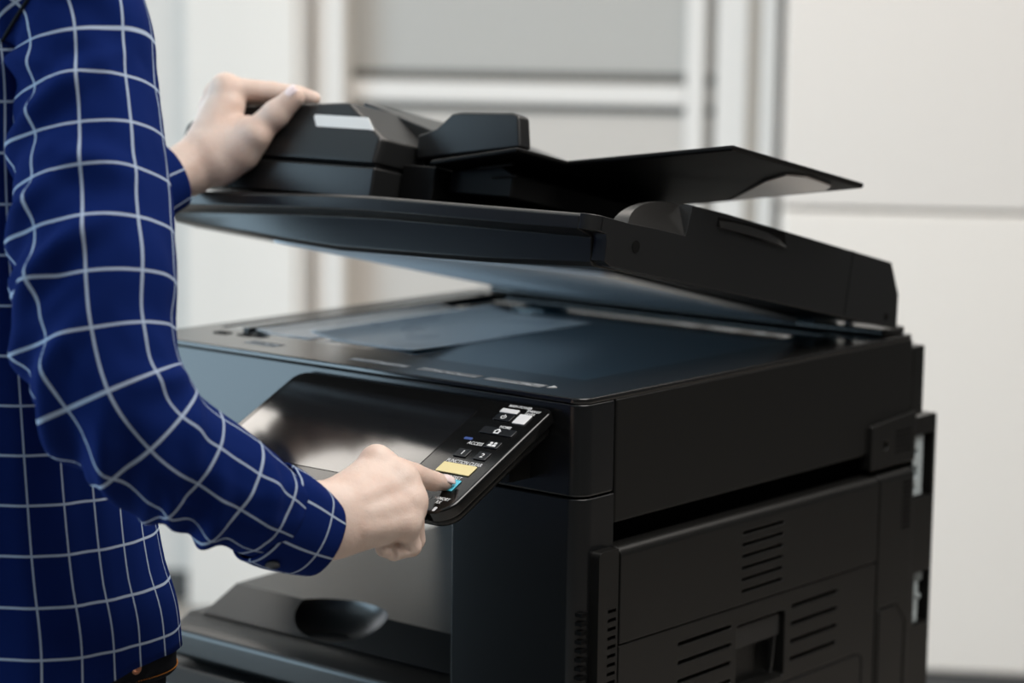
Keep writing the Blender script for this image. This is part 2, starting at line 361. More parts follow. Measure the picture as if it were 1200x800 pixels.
add_hull8(ramp, v)
sp = bmesh.new(); bmesh.ops.create_uvsphere(sp, u_segments=40, v_segments=24, radius=1.0)
for q in sp.verts: q.co = Vector((-0.359+q.co.x*0.066, 0.050+q.co.y*0.052, 0.838+q.co.z*0.036))
ramp = cut(ramp, sp)
bmo('output_tray', ramp, M['tray'], cop, sm=32)
# paper drawers
for z0, z1 in ((0.560, 0.755), (0.355, 0.552), (0.150, 0.347)):
    pr = [(-0.028, z0), (-0.028, z1-.016), (-0.010, z1), (0.02, z1), (0.02, z0)]
    dr = bmo('paper_drawer', prism(pr, lambda y, z: (-0.585, y, z), lambda y, z: (-0.1565, y, z)), M['lidmat'], cop, bevel=0.003)
    bmo('drawer_handle', prism(rect(-0.45, -0.29, z1-.075, z1-.035, 0.012), lambda x, z: (x, -0.0285, z), lambda x, z: (x, -0.033, z)), M['dark'], dr, bevel=0.002)
bmo('plinth', box(-0.57, -0.02, 0.02, 0.57, 0.0, 0.03), M['dark'], cop)

# --- right side: hinge strip, door, rear posts
DX = 0.010
def SX(x): return (lambda y, z: (x, y, z))
strip = prism(rpoly([(0.0155, 0.14), (0.0455, 0.14), (0.0455, 0.9575), (0.0155, 0.9575)], [0, 0, 0.002, 0.006]), SX(-0.01), SX(DX))
sc_ = bmesh.new()
for k in range(26): add_box(sc_, 0.004, 0.03, 0.030, 0.0425, 0.898-k*.0085, 0.9015-k*.0085)
strip = cut(strip, sc_)
bmo('door_hinge_strip', strip, M['body'], cop, bevel=0.0025)
bm = bmesh.new()
for k in range(26): add_box(bm, -0.02, 0.0003, 0.003, 0.0125, 0.898-k*.0085, 0.9015-k*.0085)
bmo('side_vent', bm, M['dark'], cop)
# upper door leaf with six slots
def capped(x0, x1, z0, z1, rad): return rpoly([(x0, z0), (x1, z0), (x1, z1), (x0, z1)], [0, 0, rad, 0], 7)
up = prism(capped(-0.012, DX, 0.8655, 0.9575, 0.0095), lambda x, z: (x, 0.0485, z), lambda x, z: (x, 0.5085, z-.0030))
cs = bmesh.new()
def slot(bm, y0, y1, z, h=0.0034, sk=-0.0, x0=-0.004, x1=0.05):
    add_prism(bm, rpoly([(y0, z-h/2), (y1, z-h/2+sk), (y1, z+h/2+sk), (y0, z+h/2)], h*.45, 3), SX(x0), SX(x1))
for k in range(6): slot(cs, 0.2497, 0.3235, 0.9365-k*.0118, 0.0036)
up = cut(up, cs)
bmo('side_door_upper', up, M['body'], cop, bevel=0.0012)
low = prism(rpoly([(0.0485, 0.15), (0.5085, 0.15), (0.5085, 0.8605), (0.0485, 0.8637)], 0.0012, 3), SX(-0.012), SX(DX-.0005))
cs = bmesh.new()
for k in range(3):
    slot(cs, 0.3423, 0.4312, 0.8448-k*.0185, 0.0042); slot(cs, 0.1438, 0.2350, 0.8455-k*.0185, 0.0042)
slot(cs, 0.1438, 0.2350, 0.8455-3*.0185, 0.0042); slot(cs, 0.3423, 0.4312, 0.8448-3*.0185, 0.0042)
add_prism(cs, rect(0.2437, 0.3308, 0.7745, 0.8440, 0.004), SX(-0.008), SX(0.05))
o_ = rect(0.336-.02, 0.4855, 0.55, 0.769, 0.012); i_ = rect(0.336-.0165, 0.482, 0.5535, 0.7655, 0.010)
low = cut(low, cs)
gr = prism(o_, SX(DX-.0025), SX(DX+.02)); gr2 = prism(i_, SX(DX-.03), SX(DX+.03)); gr = cut(gr, gr2)
low = cut(low, gr)
bmo('side_door_lower', low, M['body'], cop, bevel=0.0015)
hd = bmesh.new()
add_prism(hd, rect(0.2475, 0.3265, 0.818, 0.8405, 0.003), SX(-0.006), SX(0.0055))
add_tube(hd, [(0.001, 0.318, 0.778), (0.003, 0.319, 0.80), (0.003, 0.321, 0.818)], 0.0022, 8)
bmo('door_handle', hd, M['lidmat'], cop, bevel=0.001)
# rear post beside the door
rp = prism(capped(-0.012, DX-.001, 0.15, 0.9548, 0.0095), lambda x, z: (x, 0.5125, z), lambda x, z: (x, 0.5835, z))
hexp = rpoly([(0.5165, 0.60), (0.575, 0.60), (0.575, 0.785), (0.555, 0.808), (0.5165, 0.808)], 0.004, 3)
hex_in = rpoly([(0.5195, 0.603), (0.572, 0.603), (0.572, 0.784), (0.554, 0.805), (0.5195, 0.805)], 0.003, 3)
gq = cut(prism(hexp, SX(DX-.004), SX(DX+.02)), prism(hex_in, SX(DX-.03), SX(DX+.03)))
rp = cut(rp, gq)
bmo('rear_post', rp, M['body'], cop, bevel=0.0012)
bm = bmesh.new()
for k in range(10): add_box(bm, DX-.0015, DX-.0004, 0.560, 0.5765, 0.9390-k*.0055, 0.9415-k*.0055)
bmo('post_vent', bm, M['dark'], cop)
plate = prism(rpoly([(0.4985, 0.9605), (0.592, 0.9605), (0.592, 1.0155), (0.4985, 1.0095)], 0.003, 3), SX(-0.01), SX(0.0045))
ch = bmesh.new(); add_disc(ch, (-0.003, 0.5285, 0.985), (1, 0, 0), 0.0048, 0.03, 16); plate = cut(plate, ch)
bmo('hinge_plate', plate, M['body'], cop, bevel=0.0015)
bm = bmesh.new()
for i in range(6):
    for k in range(5): add_box(bm, 0.004, 0.0050, 0.549+i*.0058, 0.5515+i*.0058, 0.974+k*.0055, 0.9765+k*.0055)
bmo('plate_dots', bm, M['dark'], cop)
bmo('rear_strip', box(-0.10, -0.001, 0.588, 0.6145, 1.0080, 1.0850), M['body'], cop, bevel=0.002)
# rear unit: cut-outs with latches
ru = prism(rpoly([(0.594, 0.03), (0.6445, 0.03), (0.6445, 1.0065), (0.594, 1.0055)], [0.001, 0.004, 0.004, 0.001]), SX(-0.45), SX(0.0))
cs = box(-0.035, 0.05, 0.5945+.001, 0.6385, 0.914, 0.9855); add_box(cs, -0.035, 0.05, 0.608, 0.6415, 0.769, 0.8285)
ru = cut(ru, cs)
bmo('rear_unit', ru, M['body'], cop, bevel=0.002)
lt = bmesh.new(); add_box(lt, -0.03, -0.004, 0.5965, 0.6235, 0.916, 0.984); lt = cut(lt, box(-0.016, 0.02, 0.590, 0.612, 0.962, 0.969))
lt = cut(lt, box(-0.016, 0.02, 0.590, 0.613, 0.937, 0.950)); lt = cut(lt, box(-0.016, 0.02, 0.590, 0.610, 0.922, 0.928))
bmo('latch', lt, M['latch'], cop, bevel=0.001)
lt = bmesh.new(); add_box(lt, -0.03, -0.005, 0.6095, 0.626, 0.770, 0.781); add_box(lt, -0.03, -0.006, 0.619, 0.628, 0.777, 0.823)
add_box(lt, -0.03, -0.006, 0.6095, 0.636, 0.8165, 0.8265); add_box(lt, -0.03, -0.006, 0.615, 0.634, 0.795, 0.801)
bmo('latch', lt, M['latch'], cop, bevel=0.0012)

# --- control panel
Q0 = np.array((0.0, -0.005, 1.088)); SD = np.array((0.0, -0.8981, -0.4398)); UP = np.array((0.0, -0.4398, 0.8981))
def PP(x, s, t=0.0): return tuple(Q0+np.array((x, 0, 0))+SD*s+UP*t)
outl = rpoly([(-0.352, -0.002), (-0.030, -0.002), (-0.030, 0.166), (-0.352, 0.166)], [0.016, 0.009, 0.022, 0.022], 8)
def PT(t): return (lambda x, s: PP(x, s, t))
cp = bmesh.new(); add_prism(cp, outl, PT(-0.013), PT(0.0))
pan = bmo('control_panel', cp, M['panel'], cop, bevel=0.0028, bseg=3)
inn = rpoly([(-0.346, 0.002), (-0.036, 0.002), (-0.036, 0.158), (-0.346, 0.158)], [0.016, 0.008, 0.018, 0.018], 8)
bmo('panel_underside', prism(inn, PT(-0.024), PT(-0.0131)), M['body'], pan, bevel=0.004)
bmo('panel_neck', box(-0.32, -0.06, -0.03, 0.001, 1.02, 1.062), M['body'], pan)
bmo('touchscreen', prism(rect(-0.343, -0.1062, 0.0175, 0.1375, 0.002), PT(0.0), PT(0.0005)), M['screen'], pan)
def key(name, x0, x1, s0, s1, m, h=0.0012, r=0.001):
    return bmo(name, prism(rect(x0, x1, s0, s1, r), PT(0.0), PT(h)), m, pan, bevel=0.0005)
key('status_lamp', -0.0815, -0.0612, 0.0095, 0.0158, M['keywhite'])
key('power_key', -0.0805, -0.0610, 0.0178, 0.0276, M['key'])
key('energy_saver_key', -0.0572, -0.0430, 0.0145, 0.0290, M['keywhite'])
key('home_key', -0.0808, -0.0428, 0.0390, 0.0490, M['key'])
key('access_key', -0.0605, -0.0452, 0.0590, 0.0688, M['key'])
key('program_key', -0.0822, -0.0680, 0.0755, 0.0872, M['key'])
key('program_key', -0.0588, -0.0450, 0.0755, 0.0872, M['key'])
key('function_clear_key', -0.0838, -0.0450, 0.0972, 0.1115, M['keyyellow'])
key('reset_key', -0.0636, -0.0463, 0.1192, 0.1350, M['keyblue'])
key('access_lamp', -0.0895, -0.0800, 0.0580, 0.0615, M['ledblue'], 0.0006)
key('memory_lamp', -0.0462, -0.0432, 0.1585, 0.1645, M['ledclear'], 0.0008)
key('data_lamp', -0.0625, -0.0560, 0.1575, 0.1635, M['ledclear'], 0.0008)
def ptext(s, x, sb, size, h=0.0002, sx=1.0, name='key_caption', m='print'):
    bm = text_bm(s, size, lambda u, v, w: PP(x+u, sb-v, h+max(0, w)*.6), 0.0002, sx=sx)
    return bmo(name, bm, M[m], pan)
ptext('MAIN POWER', -0.0785, 0.0056, 0.0050, sx=.86)
ptext('ENERGY', -0.0545, 0.0092, 0.0046, sx=.90); ptext('SAVER', -0.0540, 0.0138, 0.0046, sx=.90)
ptext('HOME', -0.0655, 0.0378, 0.0054, sx=.86)
ptext('ACCESS', -0.0808, 0.0672, 0.0062, sx=.80)
ptext('FUNCTION CLEAR', -0.0836, 0.0960, 0.0066, sx=.74)
ptext('RESET', -0.0636, 0.1180, 0.0060, sx=.90)
ptext('MEMORY', -0.0565, 0.1482, 0.0058, sx=.72); ptext('RX', -0.0510, 0.1535, 0.0058, sx=.75)
ptext('1', -0.0765, 0.0840, 0.0085, h=0.0012); ptext('2', -0.0538, 0.0840, 0.0085, h=0.0012)
ptext('/', -0.0610, 0.1500, 0.0065)
# power, home and people pictograms
bm = bmesh.new()
cxp, csp = -0.0708, 0.0228
arc = [(math.radians(a)) for a in range(-50, 231, 20)]
for a, b in zip(arc, arc[1:]):
    add_prism(bm, [(cxp+.0030*math.cos(a), csp+.0030*math.sin(a)), (cxp+.0030*math.cos(b), csp+.0030*math.sin(b)), (cxp+.0021*math.cos(b), csp+.0021*math.sin(b)), (cxp+.0021*math.cos(a), csp+.0021*math.sin(a))], PT(0.0011), PT(0.0015))
add_prism(bm, [(cxp-.0005, csp-.0036), (cxp+.0005, csp-.0036), (cxp+.0005, csp), (cxp-.0005, csp)], PT(0.0011), PT(0.0015))
bmo('power_symbol', bm, M['print'], pan)
bm = bmesh.new(); hx, hs = -0.0618, 0.0442
add_prism(bm, [(hx-.0042, hs), (hx, hs-.0040), (hx+.0042, hs), (hx+.0030, hs), (hx+.0030, hs+.0036), (hx-.0030, hs+.0036), (hx-.0030, hs)], PT(0.0011), PT(0.0014))
bmo('home_symbol', bm, M['print'], pan)
bmo('home_symbol_door', prism([(hx-.0014, hs-.001), (hx+.0014, hs-.001), (hx+.0014, hs+.0022), (hx-.0014, hs+.0022)], PT(0.0014), PT(0.0016)), M['key'], pan)
bm = bmesh.new()
for dx in (-.0024, .0024):
    add_prism(bm, [(-0.0528+dx+.0016*math.cos(k*.7854), 0.0620+.0016*math.sin(k*.7854)) for k in range(8)], PT(0.0011), PT(0.0015))
    add_prism(bm, [(-0.0528+dx-.0022, 0.0668), (-0.0528+dx-.0018, 0.0640), (-0.0528+dx+.0018, 0.0640), (-0.0528+dx+.0022, 0.0668)], PT(0.0011), PT(0.0015))
bmo('people_symbol', bm, M['print'], pan)

# --- document cover (lid), built in its own tilted frame: a = distance forward of the hinge, h = height above the hinge plane
TH = math.radians(12.0); HG = np.array((0, 0.555, 1.107)); EA = np.array((0, -math.cos(TH), math.sin(TH))); EH = np.array((0, math.sin(TH), math.cos(TH)))
def LW(x, a, h): return tuple(HG+np.array((x, 0, 0))+EA*a+EH*h)
xs_l = [-0.585, -0.57, -0.53, -0.47, -0.40, -0.33, -0.27, -0.20, -0.14, -0.07, -0.03, -0.0155]
def lip_a(x): return 0.5655-0.014*(max(0, -x-.25)/.33)**2
def lip_h(x): return float(np.interp(x, [-.585, -.53, -.41, -.32, -.27, 0], [.029, .0325, .0375, .0412, .0425, .0435]))
def bot_h(x): return float(np.interp(x, [-.585, -.52, -.43, -.33, -.155, 0], [.001, -.002, -.008, -.0115, -.0085, -.001]))
def shell(name, prof, xs, m, parent, bevel=0.0):
    """loft along x of a profile function returning (a,h) points"""
    bm = bmesh.new(); rings = [[bm.verts.new(LW(x, a, h)) for a, h in prof(x)] for x in xs]; n = len(rings[0])
    for r0, r1 in zip(rings, rings[1:]):
        for k in range(n): bm.faces.new((r0[k], r0[(k+1) % n], r1[(k+1) % n], r1[k]))
    bm.faces.new(rings[0][::-1]); bm.faces.new(rings[-1])
    return bmo(name, bm, m, parent, bevel=bevel, bseg=3)
def prof_lid(x):
    A = lip_a(x); Hh = lip_h(x); B = bot_h(x)
    return [(0.010, 0.002), (0.010, 0.030), (0.030, 0.042), (0.20, 0.042), (0.40, 0.042), (A-.03, Hh+.0), (A-.003, Hh), (A, Hh-.003), (A, Hh-.0140), (A-.002, Hh-.0155),
            (A-.016, Hh-.0172), (A-.022, Hh-.0195), (A-.026, B+.004), (A-.031, B), (0.49, min(B*.4, -.001)), (0.30, 0.0)]
lid = shell('document_cover', prof_lid, xs_l, M['lidmat'], cop, bevel=0.0012)
# right-hand cheek of the lid: full-depth side, rounded front corner, raised rib with finger grip
NB = 10
arch = [(0.512-0.0965*(0.35*t/NB+0.65*(1-math.cos(t*math.pi/2/NB))), 0.0425+0.0308*math.sin(t*math.pi/2/NB)**0.95) for t in range(NB+1)]
# outline at x=0 (outer skin): scooped chamfer in front of the rib
bm = bmesh.new()
fr = 0.5655
outer = [(0.0056, 0.001), (0.0123, 0.0374), (0.036, 0.0690), (0.36, 0.0740), (0.4155, 0.0735), (0.4200, 0.0440), (0.47, 0.0438), (0.512, 0.0428), (0.5525, 0.0434), (0.5525, 0.0290), (0.543, 0.0285), (0.5405, 0.0225), (0.5395, 0.004), (0.530, 0.0005), (0.48, 0.0)]
bm = prism(outer, lambda a, h: LW(-0.0155, a, h), lambda a, h: LW(0.0, a, h))
side_c = bmo('lid_side_cover', bm, M['lidmat'], lid, bevel=0.0008)
# rounded front corner between lip and side
cor = rpoly([(-0.0155, 0.55), (0.0, 0.55), (0.0, fr), (-0.0155, fr)], [0, 0, 0.013, 0], 8)
bmo('lid_corner', prism(cor, lambda x, a: LW(x, a, 0.0290), lambda x, a: LW(x, a, 0.0434)), M['lidmat'], lid, bevel=0.0008)
cf = [(0.512-.0, 0.0425)]+arch[1:]+[(0.4155, 0.0425)]
bm = bmesh.new()                                       # rib: arched nose leaning inwards, long flat back
inn_o = [(a, h) for a, h in arch]
v0 = [bm.verts.new(LW(-0.0005-0.016*min(1, (h-.0425)/.031), a, h)) for a, h in inn_o]; v1 = [bm.verts.new(LW(-0.019, a, h)) for a, h in inn_o]
b0 = [bm.verts.new(LW(-0.0005, 0.512-(0.512-.4155)*k/NB, 0.0424)) for k in range(NB+1)]; b1 = [bm.verts.new(LW(-0.019, 0.512-(0.512-.4155)*k/NB, 0.0424)) for k in range(NB+1)]
for k in range(NB):
    bm.faces.new((v0[k], v0[k+1], v1[k+1], v1[k]))
    if k: bm.faces.new((b0[k], b0[k+1], v0[k+1], v0[k])); bm.faces.new((b1[k+1], b1[k], v1[k], v1[k+1]))
    else:
        bm.faces.new((b0[0], b0[1], v0[1], v0[0])); bm.faces.new((b1[1], b1[0], v1[0], v1[1]))
    bm.faces.new((b0[k+1], b0[k], b1[k], b1[k+1]))
bm.faces.new((b0[-1], b1[-1], v1[-1], v0[-1]))
bmo('rib_nose', bm, M['tray'], lid, sm=40)
ribp = [(0.02, 0.0421), (0.036, 0.0690), (0.36, 0.0740), (0.4150, 0.0735), (0.4150, 0.0421)]
bmo('side_rib', prism(ribp, lambda a, h: LW(-0.040, a, h), lambda a, h: LW(-0.0157, a, h)), M['lidmat'], lid, bevel=0.0015)
# finger grip on the rib: dark slot with a curved bar
bmo('grip_slot', prism(rpoly([(0.246, 0.0580), (0.252, 0.0712), (0.371, 0.0690), (0.371, 0.0600), (0.31, 0.0570)], 0.001, 2), lambda a, h: LW(-0.006, a, h), lambda a, h: LW(0.0004, a, h)), M['dark'], lid)
bm = bmesh.new()
gp = [(0.370, 0.0655, 0.0595), (0.345, 0.0672, 0.0592), (0.315, 0.0675, 0.0590), (0.285, 0.0662, 0.0580), (0.263, 0.0630, 0.0570), (0.249, 0.0585, 0.0560)]
for (a0, t0, b0_), (a1, t1, b1_) in zip(gp, gp[1:]):
    add_hull8(bm, [LW(-0.004, a0, b0_), LW(0.0035, a0, b0_), LW(0.0035, a1, b1_), LW(-0.004, a1, b1_), LW(-0.004, a0, t0), LW(0.0012, a0, t0), LW(0.0012, a1, t1), LW(-0.004, a1, t1)])
bmesh.ops.remove_doubles(bm, verts=bm.verts, dist=1e-5)
bmo('grip_bar', bm, M['tray'], lid, sm=50)
bm = bmesh.new(); add_disc(bm, LW(0.0, 0.4958, 0.0232), (1, 0, 0), 0.0058, 0.0005, 20)
bmo('screw_cap', bm, M['dark'], lid)
bm = bmesh.new(); add_disc(bm, LW(0.0, 0.0319, 0.0110), (1, 0, 0), 0.004, 0.0005, 16); bmo('screw_cap', bm, M['dark'], lid)
bmo('side_seam', prism([(0.1165, 0.003), (0.1175, 0.003), (0.1175, 0.0705), (0.1165, 0.0705)], lambda a, h: LW(-0.001, a, h), lambda a, h: LW(0.0003, a, h)), M['dark'], lid)
# white pressing sheet under the lid
sh = prism(rpoly([(-0.466, 0.05), (-0.095, 0.05), (-0.020, 0.500), (-0.466, 0.497)], 0.010, 4), lambda x, a: LW(x, a, -0.0085), lambda x, a: LW(x, a, -0.001))
bmo('platen_sheet', sh, M['sheet'], lid, bevel=0.003)
# hinges
for hx0, hx1 in ((-0.505, -0.455), (-0.128, -0.080)):
    hb = bmesh.new(); add_box(hb, hx0, hx0+.006, 0.512, 0.56, 1.1087, 1.130); add_box(hb, hx1-.006, hx1, 0.512, 0.56, 1.1087, 1.130)
    add_box(hb, hx0+.0061, hx1-.0061, 0.514, 0.56, 1.1087, 1.1175)
    bmo('lid_hinge', hb, M['hingem'], cop, bevel=0.0015)
bm = bmesh.new(); add_disc(bm, (-0.058, 0.548, 1.1085), (0, 0, 1), 0.006, 0.007, 12, 0.004); bmo('rubber_stop', bm, M['keywhite'], cop)

# --- document feeder on the lid
fd_bm = bmesh.new()
base = [(-0.588, 0.10), (-0.588, 0.524), (-0.578, 0.5335), (-0.3005, 0.5335), (-0.2995, 0.43), (-0.2995, 0.10)]
add_prism(fd_bm, base, lambda x, a: LW(x, a, 0.0415), lambda x, a: LW(x, a, 0.0735))
fdr = bmo('document_feeder', fd_bm, M['lidmat'], cop, bevel=0.0025)
cov = bmesh.new()
def ring_cov(h, xl, xr, af, ab): return [LW(xl+.01, ab, h), LW(xl, ab+.01, h), LW(xl, af-.010, h), LW(xl+.010, af, h), LW(xr, af, h), LW(xr+.003, af-.012, h), LW(xr+.003, ab, h)]
r_ = [ring_cov(0.0765, -0.590, -0.3035, 0.5335, 0.10), ring_cov(0.1030, -0.590, -0.3035, 0.5287, 0.10)]
top = [LW(-0.566, 0.10, 0.124), LW(-0.576, 0.12, 0.122), LW(-0.576, 0.503, 0.1215), LW(-0.558, 0.5225, 0.1260), LW(-0.3620, 0.5205, 0.1382), LW(-0.359, 0.5125, 0.1385), LW(-0.359, 0.10, 0.138)]
vs = [[cov.verts.new(p) for p in rr] for rr in (r_[0], r_[1], top)]
for a_, b_ in zip(vs, vs[1:]):
    for k in range(7): cov.faces.new((a_[k], a_[(k+1) % 7], b_[(k+1) % 7], b_[k]))
cov.faces.new(vs[0][::-1]); cov.faces.new(vs[-1])
cov = cut(cov, prism([(-0.62, 0.02), (-0.2, 0.02), (-0.2, 0.462), (-0.345, 0.462), (-0.39, 0.455), (-0.44, 0.43), (-0.62, 0.43)], lambda x, a: LW(x, a, 0.128+(-.345-x)*0), lambda x, a: LW(x, a, 0.2)) if False else prism([(-0.29, 0.05), (-0.29, 0.460), (-0.3135, 0.460), (-0.3135, 0.05)], lambda x, a: LW(x, a, 0.0), lambda x, a: LW(x, a, 0.2)))
bmo('feeder_cover', cov, M['lidmat'], fdr, bevel=0.003)
bmo('feeder_gap', box(-0.57, -0.303, 0.12, 0.530, 0.0735, 0.0765, T=LW), M['dark'], fdr)
# white name label on the slanted front of the cover
def cover_pt(x, h, off=0.0006):
    a = 0.5287+(h-.0985)*(0.5205-0.5287)/(0.1382-.0985); n = np.array((0.0, 0.979, 0.202))
    return tuple(np.array(LW(x, a, h))+(EA*n[1]+EH*n[2])*off)
bm = bmesh.new()
lab = rpoly([(-0.3935, 0.1105), (-0.3150, 0.1105), (-0.3275, 0.1232), (-0.4030, 0.1232)], [0.004, 0.0005, 0.002, 0.002], 4)
add_prism(bm, lab, lambda x, h: cover_pt(x, h, -0.0005), lambda x, h: cover_pt(x, h, 0.0007))
bmo('name_label', bm, M['label'], fdr)
# exit ramp seen behind the cover and the document tray
bm = bmesh.new()
add_hull8(bm, [LW(-0.36, 0.30, 0.075), LW(-0.285, 0.30, 0.075), LW(-0.285, 0.446, 0.075), LW(-0.36, 0.446, 0.075), LW(-0.385, 0.30, 0.143), LW(-0.285, 0.30, 0.112), LW(-0.285, 0.446, 0.107), LW(-0.385, 0.446, 0.1405)])
bmo('feed_throat', bm, M['lidmat'], fdr, bevel=0.003)
bmo('feeder_end_wall', box(-0.2985, -0.255, 0.12, 0.495, 0.042, 0.083, T=LW), M['traydark'], fdr, bevel=0.002)
# document tray
TA1 = 0.505
tp = [(-0.255, TA1, .0880), (-0.148, TA1, .1065), (-0.148, 0.4255, .1065), (0.0405, 0.4225, .1322), (0.0405, 0.1815, .1342), (-0.255, 0.1815, .0900)]
bm = bmesh.new()
tops = [bm.verts.new(LW(*p)) for p in tp]; bots = [bm.verts.new(LW(p[0], p[1], p[2]-.0055)) for p in tp]; n = len(tp)
bm.faces.new(tops); bm.faces.new(bots[::-1])
for k in range(n): bm.faces.new((tops[k], tops[(k+1) % n], bots[(k+1) % n], bots[k]))
tr = bmo('feed_tray', bm, M['traydark'], fdr, bevel=0.002)
def tray_h(x): return float(np.interp(x, [-.255, -.148, .0405], [.088, .1065, .1322]))
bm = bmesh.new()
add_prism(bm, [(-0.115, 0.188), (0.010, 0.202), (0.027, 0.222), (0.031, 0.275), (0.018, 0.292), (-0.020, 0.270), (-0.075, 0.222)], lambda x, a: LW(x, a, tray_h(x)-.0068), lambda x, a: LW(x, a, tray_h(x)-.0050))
bmo('tray_light_patch', bm, M['lightpatch'], fdr)  # pale plate standing in for the sunlit patch on the tray's underside
bmo('tray_bracket', prism([(-0.25, .082), (-0.19, .092), (-0.17, .083), (-0.17, .060), (-0.25, .060)], lambda x, h: LW(x, 0.20, h), lambda x, h: LW(x, 0.478, h)), M['traydark'], fdr, bevel=0.002)
bm = bmesh.new()
add_tube(bm, [LW(-.215, .4795, .0865), LW(-.172, .4795, .0925)], 0.0016, 6); add_tube(bm, [LW(-.195, .4795, .078), LW(-.165, .4795, .0815)], 0.0012, 6)
bmo('bracket_ridge', bm, M['tray'], fdr)
# paper guide standing on the tray
gpoly = [(-0.296, .0900), (-0.2985, .1150), (-0.2755, .1229), (-0.2573, .1383), (-0.2465, .1402), (-0.1816, .1424), (-0.1725, .1400), (-0.1650, .1090)]
bmo('paper_guide', prism(gpoly, lambda x, h: LW(x, 0.462, h), lambda x, h: LW(x, 0.4805, h)), M['lidmat'], fdr, bevel=0.003)
bm = bmesh.new()
add_hull8(bm, [LW(-0.40, 0.20, 0.120), LW(-0.275, 0.20, 0.085), LW(-0.275, 0.452, 0.085), LW(-0.40, 0.452, 0.120), LW(-0.405, 0.20, 0.152), LW(-0.268, 0.20, 0.119), LW(-0.268, 0.452, 0.1150), LW(-0.405, 0.452, 0.1500)])
bmo('feed_flap', bm, M['tray'], fdr, bevel=0.002)

# ------------------------------------------------------------------ paper on the glass
def sheet(name, x0, x1, y0, y1, z0, lift, label):
    NX, NY = 24, 30; bm = bmesh.new(); uvl = bm.loops.layers.uv.new('UVMap'); g = []
    for i in range(NX+1):
        row = []
        for j in range(NY+1):
            u, v = i/NX, j/NY; row.append(bm.verts.new((x0+(x1-x0)*u, y0+(y1-y0)*v, z0+lift(u, v))))
        g.append(row)
    for i in range(NX):
        for j in range(NY):
            f = bm.faces.new((g[i][j], g[i+1][j], g[i+1][j+1], g[i][j+1]))
            for l, (a, b) in zip(f.loops, ((i, j), (i+1, j), (i+1, j+1), (i, j+1))): l[uvl].uv = (a/NX*.21, b/NY*.297)
    o = bmo(name, bm, M['paper'], None, origin=(x0, y0, z0), sm=60)
    s = o.modifiers.new('thick', 'SOLIDIFY'); s.thickness = 0.0003; s.offset = 1
    o['label'] = label; o['category'] = 'paper'
    return o
sheet('printed_sheet', -0.452, -0.302, 0.112, 0.412, 1.0993, lambda u, v: 0.0065*max(0, 1-u/.35)**2+0.002*max(0, u-.8)*5*max(0, .25-v)*4, 'white printed sheet lying foremost on the scanner glass')
sheet('printed_sheet', -0.519, -0.440, 0.10, 0.400, 1.0992, lambda u, v: 0.003*max(0, 1-u/.4)**2, 'strip of white printed sheet tucked behind the foremost sheet on the glass')

# ------------------------------------------------------------------ person
per = empty('person', (-0.40, -0.37, 0.0), 'person in navy windowpane check shirt and dark jeans pressing a key and lifting the lid', 'person')

